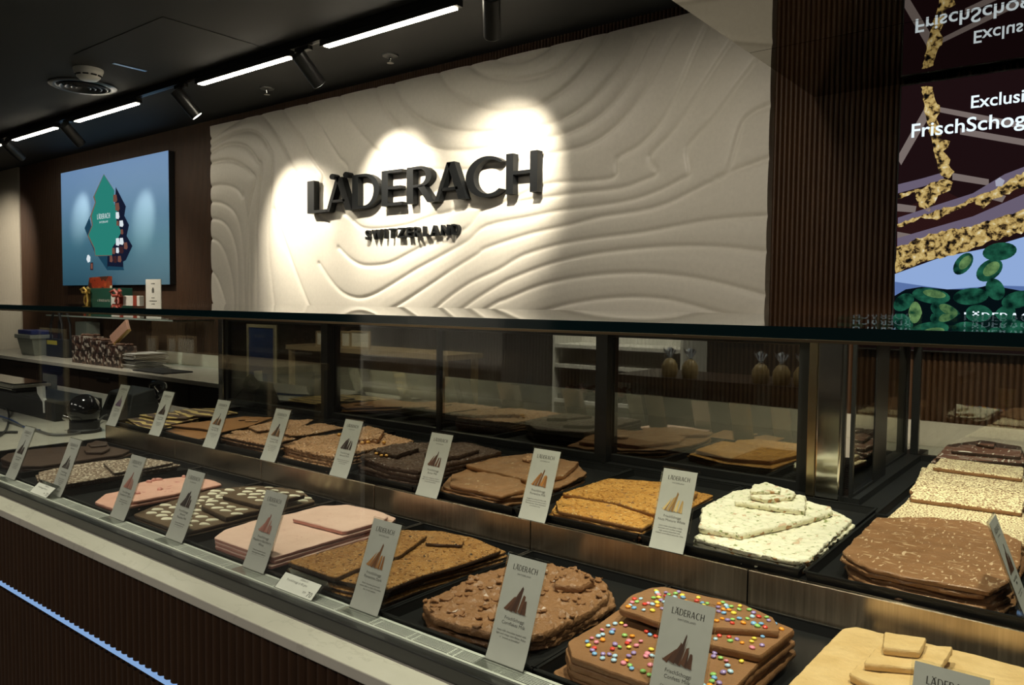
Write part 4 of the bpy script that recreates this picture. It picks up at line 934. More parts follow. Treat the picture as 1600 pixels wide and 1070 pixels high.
LOWC = [(-2.640, 'FrischSchoggi\nDark 80%', 'Fine dark chocolate\nwith an intense note\nof roasted cocoa\nbeans and vanilla\nfrom Madagascar.', 'dark', 'plain dark'), (-2.325, 'FrischSchoggi\nCoconut Milk', 'Milk chocolate with\nfine crumbs, toasted\nand lightly salted\nby hand.', 'dark', 'white crumb'),
 (-1.968, 'FrischSchoggi\nStrawberry Yoghurt', 'White chocolate with\nfreeze-dried strawberry\npieces.', 'pink', 'strawberry'), (-1.699, 'FrischSchoggi\nAlmond\nPistachio Milk', 'Delicate milk chocolate\nwith white drops and\nroasted almonds, crispy\nand refined with honey\nfor a tender treat with\nevery single bite.', 'dark', 'white drop'),
 (-1.393, 'FrischSchoggi\nRaspberry Blackberry\nWhite', 'White chocolate blended\nwith tangy fruity raspberry\nand blackberry pieces. The\ncombination is gently sweet\nwith blackberry and fruit.', 'pink', 'pale pink'), (-1.062, 'FrischSchoggi\nFlorentine Dark', 'Dark chocolate generously\ncoated with an entire Florentine\nbar. A real passion.', 'gold', 'dark florentine'),
 (-.747, 'FrischSchoggi\nCornflakes Milk', 'Swiss milk chocolate loaded with\nlight and crispy corn flakes. Enjoy\nit "crunch at breakfast".', 'milk', 'cornflake'), (-.476, 'FrischSchoggi\nConfetti Milk', 'Crunchy chocolate lentils\nmeet creamy milk chocolate\nfor a colourful treat.', 'milk', 'candy dotted'), (-.168, 'FrischSchoggi\nBlond', 'Blond caramelised\nchocolate.', 'blond', 'blond')]
for x, ti, pa, tone, nm in LOWC:
    product_card((x-.003, .9005, -.5443), (1,0,0), (0,1,0), ti, pa, tone, 'leaning printed card on the air vent in front of the %s chocolate' % nm, 'product cards on the front tier')
UPC = [(-2.985, 'FrischSchoggi\nGinger Dark', 'Dark chocolate with\ncandied ginger and\na hint of lemon.', 'violet', 'at the left end before the striped chocolate'), (-2.665, 'FrischSchoggi\nGiandu Milk', 'Milk chocolate with\na nougat pattern for\nevery fine taste.', 'dark', 'between the striped and the smooth milk chocolate'), (-2.318, 'FrischSchoggi\nPlain Milk 35%', 'Smooth milk chocolate\nwith the finest Swiss\nalpine milk.', 'mixed', 'between the smooth milk and the crisp lumpy chocolate'), (-2.001, 'FrischSchoggi\nHazelnut Milk', 'Milk chocolate with the\nfinest roasted hazelnuts,\ncrunchy and full of\nflavour to enjoy.', 'mixed', 'between the crisp lumpy and the whole-nut chocolate'),
 (-1.680, 'FrischSchoggi\nAlmond Dark', 'Dark chocolate with roasted\nand gently caramelised\nalmonds inside.', 'dark', 'between the whole-nut and the dark nut chocolate'), (-1.349, 'FrischSchoggi\nButter Milk', 'Enjoy the combination of butter\ntoffee, milky smooth chocolate and\ncreamy almond pieces.', 'milk', 'between the dark nut and the rippled milk chocolate'), (-1.028, 'FrischSchoggi\nFlorentine Milk', 'A generous piece of milky milk\nchocolate covered with an entire\nFlorentine bar. Once discovered\nit is hard to stop.', 'gold', 'before the golden florentine, left of it'), (-.704, 'FrischSchoggi\nNuts Mixture White', 'Swiss white chocolate artfully\nenriched with candied orange,\nhigh quality pistachios and\nroasted caramelised almonds. One\nof our top 3 products with a\nsurprising combination of tastes.', 'white', 'between the golden florentine and the white nut chocolate')]
for x, ti, pa, tone, nm in UPC:
    product_card((x-.015, 1.3615, -.4778), (1,0,0), (0,1,0), ti, pa, tone, 'leaning printed card on the steel riser '+nm, 'product cards on the rear tier', foot_len=.0095)
product_card((-.095, 1.376, -.4776), (0,1,0), (-1,0,0), 'FrischSchoggi\nMilk', 'Milk chocolate with\nfine pale shreds.', 'milk', 'printed card seen edge-on beside the pale-shredded milk slab at far right', 'product cards in the wing', foot_len=.03)
# ---- price tags on the vent
def price_tag(x, w, label):
    y0, z0 = .871, -.5440; d, h = .029, .026
    root = thing('price_tag', label, 'price tag', (x+w/2, y0, z0), 'price tags on the air vent')
    p0 = np.array((x, y0, z0)); ex = np.array((1.,0,0)); hv = np.array((0, d, h)); L = np.linalg.norm(hv); ey = hv/L; nn = np.cross(ex, ey)
    C = lambda a, b, c=0: p0+ex*a+ey*b+nn*c
    m = MB(); m.obox(C(w/2, L/2, -.001), ex*(w/2+.003), ey*(L/2+.004), nn*.0009); top = C(w/2, L+.004, -.001)
    dn = np.array((0, .012, z0+.001-top[2])); m.obox(top+dn/2, ex*(w/2+.003), dn/2*.98, np.cross(ex, dn/np.linalg.norm(dn))*.0009)
    m.build('tag_holder', M['acrylic'], root)
    m = MB(); m.obox(C(w/2, L*.44, .0006), ex*(w/2-.002), ey*(L*.42), nn*.0004); m.build('paper_card', plain('white tag paper', (.74,.72,.67), .5), root)
    m = MB(); pl, wl = brand_polys(.0034)
    for q in pl: m.add([C(w*.56-wl/2+p[0], L*.72+p[1], .0011) for p in q], [tuple(range(len(q)))])
    v, f = text_mesh('FrischSchoggi ab 85 gms', .0062, 0, 0); put(m, v, f, C(w*.43, L*.52, .0011), ex, ey)
    v, f = text_mesh('RM', .0062); put(m, v, f, C(w*.73, L*.20, .0011), ex, ey)
    v, f = text_mesh('70', .0145); put(m, v, f, C(w*.87, L*.11, .0011), ex, ey)
    m.build('lettering', M['ink'], root)
a = PZ(420, 920, -.544)[0]; price_tag(a, .112, 'small white price tag reading RM 70 between the pink and florentine stacks')
a = PZ(36, 770, -.544)[0]; price_tag(a, .112, 'small white price tag on the vent below the white-crumbed slabs at left')
# ------------------------------------------------------------------ ceiling fittings
ZB = 1.325
rail = thing('lighting_track', 'long black lighting track running along the dark ceiling', 'track', (-6, 2.68, ZC-.040))
m = MB(); m.box(-10.0, -1.10, 2.662, 2.698, ZC-.040, ZC-.0005); m.build('track_rail', M['black_metal'], rail)
m = MB(); m.box(-10.0, -1.10, 2.676, 2.684, ZC-.0415, ZC-.0402); m.build('conductor_groove', plain('track groove', (.05,.05,.055), .3, 1), rail)
BARS = [((-30,238), (11,228), 'farthest lit linear lamp, at the left edge of the view'), ((25,220), (97,202), 'short-looking lit linear lamp above the left wall screen'), ((118,190), (212,162), 'lit linear lamp on the track beside the round ceiling vent'), ((311,132), (455,92), 'lit linear lamp on the track above the left part of the white sign'), ((508,73), (712,14), 'nearest lit linear lamp, above the middle of the white sign')]
bar_x = []
for (a, b, lab) in BARS:
    xa, xb = PZ(*a, ZB)[0], PZ(*b, ZB)[0]; bar_x.append((xa, xb))
    r = thing('linear_lamp', lab, 'ceiling lamp', ((xa+xb)/2, 2.68, ZB), 'linear lamps on the track')
    MB().box(xa-.03, xb+.03, 2.658, 2.702, ZB+.0045, ZC-.0425).build('housing', M['black_metal'], r, bevel=.002)
    MB().box(xa, xb, 2.661, 2.699, ZB, ZB+.0040).build('diffuser', M['led'], r)
def spot(x, aim, label, y=2.68, energy=0, size=38, blend=.6, color=(1,.90,.72)):
    top = np.array((x, y, ZC-.0425)); piv = np.array((x, y, ZC-.120)); d = np.array(aim, float)-piv; d /= np.linalg.norm(d)
    r = thing('track_spotlight', label, 'spotlight', top, 'spotlights on the track')
    m = MB(); m.box(x-.06, x+.06, y-.016, y+.016, ZC-.066, ZC-.0430); m.build('adapter', M['black_metal'], r, bevel=.002)
    m = MB(); m.cyl((x, y, ZC-.0655), piv, .008, n=10); m.build('stem', M['black_metal'], r)
    m = MB(); a, b = piv-d*.05, piv+d*.145; m.cyl(a, b, .039, n=28); m.build('barrel', M['black_metal'], r, bevel=.002)
    m = MB(); m.cyl(a-d*.0012, a-d*.0004, .034, n=24); m.build('rear_cap', plain('aluminium cap', (.6,.6,.58), .3, 1), r)
    m = MB(); m.cyl(b+d*.0004, b+d*.0014, .033, n=24); m.build('lens', M['lens'], r)
    if energy:
        lamp('spot beam', b+d*.01, aim, energy, size, blend, color)
def lamp(name, loc, aim, energy, size, blend=.6, color=(1,.88,.70), radius=.025):
    L = bpy.data.lights.new(name, 'SPOT'); L.energy = energy; L.spot_size = math.radians(size); L.spot_blend = blend; L.color = color; L.shadow_soft_size = radius
    o = bpy.data.objects.new(name.replace(' ', '_'), L); COL.objects.link(o); o.location = loc
    o.rotation_euler = (Vector(aim)-Vector(loc)).to_track_quat('-Z', 'Y').to_euler(); return o
E_SIGN = 145
sx_ = lambda u, v: PY(u, v, 2.68)[0]
spot(sx_(15, 227), PY(128, 335, 3.4), 'leftmost cylindrical spotlight at the edge of the view', energy=60, size=34, blend=1)
spot(sx_(107, 205), PY(226, 338, 3.4), 'cylindrical spotlight between the two leftmost lit lamps shown whole', energy=60, size=34, blend=1)
spot(sx_(283, 148), PY(480, 385, 3.4), 'cylindrical spotlight with its bright lens showing, by the brown wall', energy=E_SIGN, size=70, blend=1)
spot(sx_(474, 80), PY(625, 310, 3.4), 'cylindrical spotlight between the two nearest linear lamps', energy=E_SIGN, size=66, blend=1)
spot(sx_(768, 10), PY(775, 300, 3.4), 'nearest cylindrical spotlight, hanging right of the nearest linear lamp', energy=E_SIGN, size=66, blend=1)
m = MB(); c = PZ(478, 78, ZC-.02)
m.box(PZ(470, 84, ZC-.0425)[0], PZ(502, 75, ZC-.0425)[0], 2.664, 2.696, ZC-.0445, ZC-.0428); m.build('joint_cover', plain('grey joint plate', (.35,.34,.30), .5), rail)
# smoke detector, round vent, sprinklers, access hatch
c = PZ(138, 108, ZC)
r = thing('smoke_detector', 'white smoke detector on the ceiling above the round vent', 'smoke detector', (c[0], c[1], ZC-.075))
m = MB(); m.lathe((c[0], c[1], ZC), [(.001,-.0005), (.085,-.0005), (.085,-.012), (.078,-.03), (.066,-.052), (.05,-.066), (.001,-.068)]); m.build('detector_body', M['white_plastic'], r)
m = MB()
for k in range(10):
    th = 2*math.pi*k/10; m.obox((c[0]+.0715*math.cos(th), c[1]+.0715*math.sin(th), ZC-.043), (.004*math.cos(th), .004*math.sin(th), 0), (-.016*math.sin(th), .016*math.cos(th), 0), (0,0,.004))
m.build('vent_slots', M['black_matte'], r)
c = PZ(130, 134, ZC)
r = thing('ceiling_vent', 'round black ceiling vent with concentric rings at left', 'air vent', (c[0], c[1], ZC-.02))
m = MB(); m.lathe((c[0], c[1], ZC), [(.205,-.0005), (.205,-.006), (.19,-.013), (.165,-.010), (.16,-.0008)], 40); m.build('outer_ring', plain('vent ring', (.03,.036,.042), .3), r)
m = MB()
for rr_ in (.13, .095, .06, .03): m.lathe((c[0], c[1], ZC), [(rr_,-.001), (rr_+.018,-.016), (rr_+.012,-.018), (rr_-.004,-.001)], 36)
m.build('inner_rings', plain('vent cone', (.028,.03,.034), .35), r)
for (u, v, lab) in ((417, 137, 'small ceiling sprinkler left of the nearest linear lamps'), (610, 86, 'small ceiling sprinkler right of the second-nearest spotlight')):
    c = PZ(u, v, ZC); r = thing('sprinkler', lab, 'sprinkler', (c[0], c[1], ZC-.05), 'ceiling sprinklers')
    m = MB(); m.lathe((c[0], c[1], ZC), [(.001,-.0005), (.048,-.0005), (.046,-.008), (.026,-.016), (.001,-.016)]); m.build('rosette', plain('sprinkler rosette', (.12,.12,.12), .4, 1), r)
    m = MB(); m.cyl((c[0], c[1], ZC-.0165), (c[0], c[1], ZC-.034), .009, .006, 12); m.lathe((c[0], c[1], ZC-.048), [(.001,0), (.02,.002), (.018,.005), (.001,.004)], 16)
    for s in (-1, 1): m.tube([(c[0]+s*.008, c[1], ZC-.03), (c[0]+s*.013, c[1], ZC-.038), (c[0]+s*.004, c[1], ZC-.0455)], .002, 6)
    m.build('sprinkler_head', M['chrome'], r)
p = PZ(116, 84, ZC); q = PZ(274, 122, ZC)
hx0, hx1 = p[0]-.01, p[0]+1.0; hy0, hy1 = min(p[1], q[1]), max(p[1], q[1])
r = thing('access_hatch', 'flush square access hatch in the dark ceiling', 'hatch', ((hx0+hx1)/2, (hy0+hy1)/2, ZC-.003))
m = MB(); m.box(hx0, hx1, hy0, hy1, ZC-.003, ZC-.0008); m.build('hatch_panel', M['ceiling'], r, bevel=.001)
c = PZ(203, 105, ZC-.004); m = MB(); m.box(c[0]-.012, c[0]+.012, c[1]-.10, c[1]+.10, ZC-.006, ZC-.0032); m.build('hatch_glint', plain('glint metal', (.45,.55,.70), .3, 1), r)  # pale bluish strip stands in for light glinting in the hatch gap

# ------------------------------------------------------------------ back counter and what stands on it
ZK = -.55
bc = thing('back_counter', 'dark back counter cabinet along the rear wall', 'cabinet', (-4, 3.1, ZF))
m = MB(); m.box(-9.2, .9, 2.84, YW-.014, ZF+.1, ZK-.0305); m.build('cabinet_body', M['black_matte'], bc)
for k in range(12):
    a = -9.2+k*.84; m = MB(); m.box(a+.004, a+.832, 2.822, 2.8395, ZF+.12, ZK-.045); d = m.build('cabinet_door', plain('dark brown laminate', (.030,.018,.012), .4), bc, bevel=.002)
    m = MB(); m.box(a+.30, a+.53, 2.812, 2.8218, ZK-.085, ZK-.075); m.build('door_handle', M['black_metal'], d)
m = MB(); m.box(-9.2, .9, 2.87, YW-.014, ZF, ZF+.1); m.build('plinth', M['black_matte'], bc)
tag(MB().box(-9.2, .9, 2.80, YW-.0135, ZK-.030, ZK).build('marble_worktop', M['marble'], bevel=.002), 'pale marble worktop on the back counter by the wall', 'worktop')
tag(MB().box(-6.6, .9, YW-.0325, YW-.0135, ZK+.0003, -.452).build('backsplash', M['marble'], bevel=.001), 'low marble upstand behind the back worktop', 'backsplash')
def pbox(name, u0, u1, y0, y1, z0, z1, mat, parent=None, bevel=.001, **kw):
    a, b = PY(u0, 500, y0)[0], PY(u1, 500, y0)[0]; m = MB(); m.box(a, b, y0, y1, z0, z1); return m.build(name, mat, parent, bevel=bevel), a, b
# clear bin with blue lid
a, b = PY(36, 540, 3.0)[0], PY(59, 540, 3.0)[0]; zt_ = PY(45, 520, 3.0)[2]; cx = (a+b)/2
r = thing('storage_bin', 'clear plastic bin with a blue lid at the far left of the back counter', 'bin', (cx, 3.1, ZK))
m = MB(); w = (b-a)/2; v = [(cx-w*.86,2.98,ZK+.001),(cx+w*.86,2.98,ZK+.001),(cx+w*.86,3.08,ZK+.001),(cx-w*.86,3.08,ZK+.001),(cx-w,2.95,zt_-.05),(cx+w,2.95,zt_-.05),(cx+w,3.11,zt_-.05),(cx-w,3.11,zt_-.05)]
m.add(v, [(0,3,2,1),(0,1,5,4),(1,2,6,5),(2,3,7,6),(3,0,4,7)]); m.build('bin_body', plain('milky plastic', (.26,.28,.24), .35), r)
m = MB(); m.box(cx-w*1.08, cx+w*1.08, 2.93, 3.13, zt_-.0499, zt_-.012); m.build('bin_rim', plain('clear rim plastic', (.30,.32,.29), .25), r, bevel=.006)
m = MB(); m.box(cx-w*.9, cx+w*.9, 2.95, 3.11, zt_-.0118, zt_+.03); m.build('bin_lid', plain('blue lid', (.035,.05,.20), .4), r, bevel=.008)
# black carrier bag
a, b = PY(72, 540, 3.05)[0], PY(102, 540, 3.05)[0]; zt_ = PY(85, 530, 3.05)[2]
r = thing('carrier_bag', 'black paper carrier bag with tall handles beside the clear bin', 'bag', ((a+b)/2, 3.12, ZK))
m = MB(); m.box(a, b, 3.05, 3.14, ZK+.0005, zt_); m.build('bag_body', plain('black bag paper', (.008,.009,.010), .5), r, bevel=.004)
zh = PY(85, 482, 3.05)[2]
for yh in (3.06, 3.13):
    m = MB(); m.tube([(a+.08, yh, zt_-.02), (a+.09, yh, (zt_+zh)/2), (a+.16, yh, zh-.02), ((a+b)/2, yh, zh), (b-.16, yh, zh-.02), (b-.09, yh, (zt_+zh)/2), (b-.08, yh, zt_-.02)], .011, 8); m.build('bag_handle', M['black_matte'], r)
m = MB(); m.box(a+.03, a+.24, 3.046, 3.0495, zt_-.05, zt_-.012); m.build('bag_label', plain('yellow sticker', (.55,.48,.05), .5), r)
# patterned boxes
t = Nt('bonbon picture carton'); cv = t.voro(38, out='Color'); hs = t.n('ShaderNodeSeparateColor'); t.l(cv, hs.inputs[0])
pc = t.ramp(hs.outputs[0], [(0, (.03,.018,.016)), (.35, (.09,.045,.035)), (.5, (.16,.10,.075)), (.66, (.40,.36,.31)), (.8, (.06,.045,.04)), (.92, (.50,.44,.38))], 'CONSTANT'); M['carton'] = t.pbr(pc, .4)
zt_ = PY(130, 525, 2.92)[2]
for i, (u0, u1, nm) in enumerate(((112, 139, 'left'), (139.5, 164, 'middle'), (164.5, 190, 'right'))):
    a, b = PY(u0, 540, 2.90)[0], PY(u1, 540, 2.90)[0]; zz = zt_-.028*i; ZCART = zz
    r = thing('gift_carton', '%s carton printed with bonbons on the back counter' % nm, 'box', ((a+b)/2, 3.0, ZK), 'bonbon cartons')
    m = MB(); m.box(a+.002, b-.002, 2.90, 3.02, ZK+.0005, zz); m.build('carton_body', M['carton'], r, bevel=.002)
    m = MB(); m.box(a+.0015, b-.0015, 2.898, 2.8995, ZK+(zz-ZK)*.48, ZK+(zz-ZK)*.50); m.build('lid_seam', M['black_matte'], r)
    m = MB(); rnd = random.Random(i)
    for k in range(14): m.ball((rnd.uniform(a+.03, b-.03), rnd.uniform(2.92, 3.0), zz+.009), .02, .02, .012, 8, 5)
    tag(m.build('bonbons', plain('bonbons', (.10,.05,.03), .4), r), kind='stuff')
a, b = PY(121, 515, 3.3)[0], PY(139, 515, 3.3)[0]
zc = PY(130, 503, 3.3)[2]
r = thing('white_carton', 'tall slim white carton behind the bonbon cartons', 'box', ((a+b)/2, 3.35, ZK)); MB().box(a, b, 3.28, 3.40, ZK+.0005, zc).build('carton_body', plain('white board', (.30,.30,.27), .5), r, bevel=.002)
m = MB(); m.box(a-.001, b+.001, 3.2785, 3.2798, zc-.14, zc-.136); m.build('lid_seam', M['black_matte'], r)
# stack of flat white boxes
u0, u1 = 186, 262
xa = PY(205, 560, 2.92)[0]; xb = PY(262, 560, 2.92)[0]; ztop_ = PY(215, 553, 2.92)[2]; nb = 13; hh = (ztop_-ZK)/nb; rnd = random.Random(7)
xa = PY(192, 560, 2.92)[0]
xa = PY(187, 560, 2.92)[0]; xb = PY(212, 562, 2.92)[0]; yb_ = min(3.36, PX(262, 558, xb)[1])
wfb = plain('white folding board', (.46,.46,.44), .5)
for k in range(nb):
    j = rnd.uniform(-.02, .02); m = MB(); m.box(xa+j, xb+j, 2.92+rnd.uniform(-.015, .015), yb_+rnd.uniform(-.02, .02), ZK+.0006+hh*k, ZK+hh*(k+1)-.0034)
    o = m.build('flat_box', wfb, bevel=.0008)
    tag(o, 'flat white box, number %d from the bottom of the stack on the back worktop' % (k+1), 'box', 'stacked flat white boxes')
a = PZ(232, 579, ZK); m = MB(); m.box(xb+.05, xb+.50, 2.87, 3.10, ZK+.0005, ZK+.010)
tag(m.build('black_folder', M['black_matte'], bevel=.001), 'thin black folder lying beside the stacked flat white boxes', 'folder')
# glass wall shelf with gifts
zs = -.178; xa, xb = PY(72, 492, 3.1)[0], PY(270, 502, 3.1)[0]
r = thing('wall_shelf', 'clear glass wall shelf under the fir-tree screen', 'shelf', ((xa+xb)/2, 3.25, zs))
MB().box(xa, xb, 3.10, YW-.0135, zs, zs+.012).build('shelf_pane', M['glass_shelf'], r); MB().box(xa, xb, 3.0985, 3.0998, zs, zs+.012).build('front_edge', plain('pale glass edge', (.30,.36,.33), .2), r)
for xx in (xa+.3, xb-.3): MB().box(xx-.01, xx+.01, 3.3, YW-.0135, zs-.018, zs-.0005).build('bracket', M['chrome'], r)
zs += .0125
Yq = 3.20
def px(u, v, y=Yq): p = PY(u, v, y); return p[0], p[2]
(x0, _), (x1, zt_) = px(134, 480, 3.29), px(163, 433, 3.29)
r = thing('gift_bag', 'orange-red printed gift bag leaning at the back of the glass shelf', 'bag', ((x0+x1)/2, 3.30, zs))
t = Nt('orange leaf print'); w = t.noise(7, 2, .5, dist=1); om = t.pbr(t.ramp(w, [(0, (.55,.10,.03)), (.45, (.42,.055,.02)), (.55, (.10,.035,.02)), (.7, (.62,.20,.08))], 'CONSTANT'), .5)
m = MB(); v = [(x0,3.27,zs+.0005),(x1,3.27,zs+.0005),(x1,3.36,zs+.0005),(x0,3.36,zs+.0005),(x0+.06,3.30,zt_),(x1+.04,3.30,zt_+.01),(x1+.04,3.34,zt_+.01),(x0+.06,3.34,zt_)]
m.add(v, [(0,3,2,1),(4,5,6,7),(0,1,5,4),(1,2,6,5),(2,3,7,6),(3,0,4,7)]); m.build('bag_body', om, r)
m = MB(); q = px(158, 452); m.obox((q[0], 3.285, q[1]), (.02,0,0), (0,.001,.0003), (0,0,.035)); m.build('bag_emblem', plain('cream print', (.70,.62,.45), .5), r)
(x0, _), (x1, zt_) = px(142, 478), px(197, 450)
r = thing('gift_box', 'dark green gift box with a gold bow on the glass shelf', 'gift box', ((x0+x1)/2, 3.2, zs))
MB().box(x0, x1, 3.16, 3.255, zs+.0005, zt_).build('box_body', plain('dark green board', (.018,.075,.050), .4), r, bevel=.003)
def bow(root, c, mat, s):
    m = MB()
    for sg in (-1, 1):
        m.tube([(c[0], c[1], c[2]), (c[0]+sg*.5*s, c[1]-.02, c[2]+.55*s), (c[0]+sg*1.0*s, c[1]-.03, c[2]+.35*s), (c[0]+sg*.8*s, c[1]-.02, c[2]-.02*s), (c[0], c[1], c[2])], .16*s, 8)
        m.tube([(c[0], c[1]-.01, c[2]), (c[0]+sg*.35*s, c[1]-.02, c[2]-.6*s), (c[0]+sg*.5*s, c[1]-.02, c[2]-1.2*s)], .12*s, 6)
    m.ball((c[0], c[1]-.02, c[2]), .22*s); m.build('bow', mat, root)
q = px(147, 457); bow(r, (q[0], 3.15, q[1]), plain('gold ribbon', (.50,.33,.08), .3, .6), .075)
m = MB(); m.box(q[0]-.018, q[0]+.018, 3.1575, 3.1595, zs+.001, zt_); m.build('ribbon', bpy.data.materials['gold ribbon'], r)
q = px(160, 474); xx = q[0]
for ch in BRAND:
    w_, g = glyph(ch); m = MB()
    for poly in g: m.add([(xx+p[0]*.035, 3.1585, q[1]+p[1]*.035) for p in poly], [tuple(range(len(poly)))])
    m.build('letter', plain('pale print', (.5,.5,.42), .5) if 'pale print' not in bpy.data.materials else bpy.data.materials['pale print'], r); xx += (w_+.13)*.035
(x0, _), (x1, zt_) = px(175, 478, 3.12), px(219, 462, 3.12)
r = thing('gift_box', 'white gift box with a red ribbon and bow on the glass shelf', 'gift box', ((x0+x1)/2, 3.13, zs))
MB().box(x0, x1, 3.112, 3.152, zs+.0005, zt_).build('box_body', plain('white gift board', (.66,.64,.58), .4), r, bevel=.003)
rb = plain('red ribbon', (.28,.05,.03), .4)
m = MB(); a, c2 = px(193, 497, 3.11), px(213, 478, 3.11); mx = (x0*.62+x1*.38); m.box(mx-.03, mx+.03, 3.1095, 3.1115, zs+.001, zt_+.001); m.box(x1-.10, x1-.04, 3.1095, 3.1115, zs+.001, zt_+.001); m.build('ribbon', rb, r)
q = px(187, 466, 3.10); bow(r, (q[0], 3.098, zt_+.0), rb, .085)
(x0, _), (x1, zt_) = px(228, 478, 3.14), px(251, 436, 3.14)
r = thing('price_card', 'tall white price card standing at the right end of the glass shelf', 'card', ((x0+x1)/2, 3.16, zs))
m = MB(); m.box(x0, x1, 3.14, 3.146, zs+.0005, zt_); m.box(x0, x1, 3.1462, 3.20, zs+.0005, zs+.004); cx = (x0+x1)/2; hh = zt_-zs
for (f, wd_, th) in ((.88,.25,.006), (.75,.10,.012), (.66,.16,.03), (.52,.22,.007), (.44,.5,.007), (.34,.42,.012), (.26,.55,.005), (.12,.3,.006)):
    n = max(2, int(wd_/.06)); rnd = random.Random(int(f*100)); xw = (x1-x0)*wd_; xq = cx-xw/2
    for k in range(n): m.box(xq+xw*k/n, xq+xw*(k+.7)/n, 3.1390, 3.1397, zs+hh*f, zs+hh*f+th, 1)
m.build('paper_card', [plain('ivory card', (.68,.67,.60), .5), M['ink']], r)
# wrapped bar leaning between the cartons
a = PY(176, 531, 2.97); b = PY(199, 508, 2.97)
d = np.array(b)-np.array(a); L = np.linalg.norm(d); d /= L
m = MB(); m.obox((np.array(a)+np.array(b))/2+np.array((0,.0,0)), d*L/2*1.1, np.array((0,.012,0)), np.cross(d, (0,1,0))*.042)
r = thing('wrapped_bar', 'slanting rose wrapped chocolate bar with a gold edge above the bonbon cartons', 'chocolate bar', (a[0], 2.97, ZCART)); m.build('wrapper', plain('rose wrapper', (.52,.30,.22), .4), r, bevel=.004)
m = MB(); e = np.cross(d, (0,1,0)); m.obox((np.array(a)+np.array(b))/2+e*.048*(-1 if e[2] > 0 else 1), d*L/2*1.1, np.array((0,.0122,0)), e*.005); m.build('gold_edge', bpy.data.materials['gold ribbon'], r)
m = MB(); q = np.array(a)-d*.02; m.box(q[0]-.10, q[0]+.10, 2.95, 2.99, ZCART+.0005, q[2]-.015); m.build('bar_foot', plain('gold foot', (.42,.28,.12), .4), r)

# ------------------------------------------------------------------ till gear on the left worktop
zw = -.5298
r = thing('barcode_scanner', 'glossy black dome-shaped barcode scanner on the left worktop', 'scanner', (-3.215, 1.375, zw))
m = MB(); m.lathe((-3.215, 1.375, zw), [(.001,0), (.060,0), (.060,.010), (.054,.016), (.054,.042), (.045,.046), (.001,.046)]); m.build('scanner_base', M['black_matte'], r)
m = MB(); m.ball((-3.215, 1.375, zw+.088), .061, .061, .061, 28, 18); m.build('dome', M['black_gloss'], r)
m = MB(); m.cyl((-3.27, 1.35, zw+.05), (-3.30, 1.337, zw+.056), .014, n=14); m.build('lens', plain('scanner lens', (.35,.35,.34), .1, 1), r)
r = thing('receipt_printer', 'black till printer with a silver-edged lid at the left edge', 'till', (-4.10, 1.55, zw))
m = MB(); m.box(-4.75, -3.56, 1.40, 1.60, zw, zw+.085); m.box(-4.75, -4.03, 1.42, 1.56, zw+.0852, -.425); m.build('till_body', M['black_matte'], r, bevel=.006)
m = MB(); m.box(-4.76, -4.02, 1.405, 1.57, -.4245, -.410); m.build('till_lid', plain('silver lid edge', (.55,.52,.46), .3, .7), r, bevel=.002)
m = MB(); m.box(-4.75, -4.04, 1.42, 1.56, -.4098, -.405); m.build('lid_top', M['black_gloss'], r)
m = MB(); m.box(-4.72, -4.06, 1.4165, 1.4195, -.436, -.431); m.build('drawer_gap', M['chrome'], r)
r = thing('card_terminal', 'black card terminal standing between till printer and dome scanner', 'card terminal', (-3.39, 1.64, zw))
m = MB(); v = [(-3.52,1.56,zw),(-3.26,1.56,zw),(-3.26,1.72,zw),(-3.52,1.72,zw),(-3.50,1.60,zw+.12),(-3.29,1.60,zw+.12),(-3.29,1.70,zw+.14),(-3.50,1.70,zw+.14)]
v = [(x, y, z+.0605 if x < -3.67 and False else z) for x, y, z in v]
m.add(v, [(0,3,2,1),(4,5,6,7),(0,1,5,4),(1,2,6,5),(2,3,7,6),(3,0,4,7)]); m.build('terminal_body', M['black_matte'], r, bevel=.006)
m = MB(); m.add([(-3.48,1.5735,zw+.05),(-3.31,1.5735,zw+.05),(-3.32,1.5935,zw+.108),(-3.47,1.5935,zw+.108)], [(0,1,2,3)]); m.build('terminal_screen', M['black_gloss'], r)
r = thing('brochure_holder', 'small clear acrylic holder with a dark chocolate leaflet behind the till gear', 'leaflet holder', PY(78, 624, 1.78))
a = PY(67, 624, 1.78); b = PY(88, 586, 1.78)
m = MB(); m.box(a[0], b[0], 1.78, 1.784, a[2], b[2]); m.build('clear_sheet', M['acrylic'], r)
m = MB(); m.box(a[0]-.002, b[0]+.004, 1.774, 1.79, a[2]-.008, a[2]-.0005); m.build('holder_foot', plain('frosted edge', (.40,.38,.33), .4), r)
m = MB(); m.box(a[0]+.006, b[0]-.006, 1.7845, 1.7855, a[2]+.004, b[2]-.006); t = Nt('leaflet print'); m.build('leaflet', t.pbr(t.ramp(t.noise(26, 2), [(.0, (.02,.012,.01)), (.5, (.05,.028,.02)), (.62, (.16,.09,.03)), (.8, (.05,.02,.03))]), .4), r)
m = MB(); m.box((a[0]+b[0])/2-.012, (a[0]+b[0])/2+.012, 1.786, 1.80, zw, a[2]-.0085); m.build('holder_stem', M['black_metal'], r)
r = thing('white_bracket', 'small white plastic bracket hanging at the till printer lid', 'bracket', PY(66, 645, 1.40))
p = [PY(*q, 1.398) for q in ((57, 604), (66, 603), (67, 622), (69, 626), (69.5, 645), (67.5, 645), (66.5, 628), (58, 614))]; m = MB(); m.plate(p, (0, .012, 0)); m.build('bracket_arm', M['white_plastic'], r)
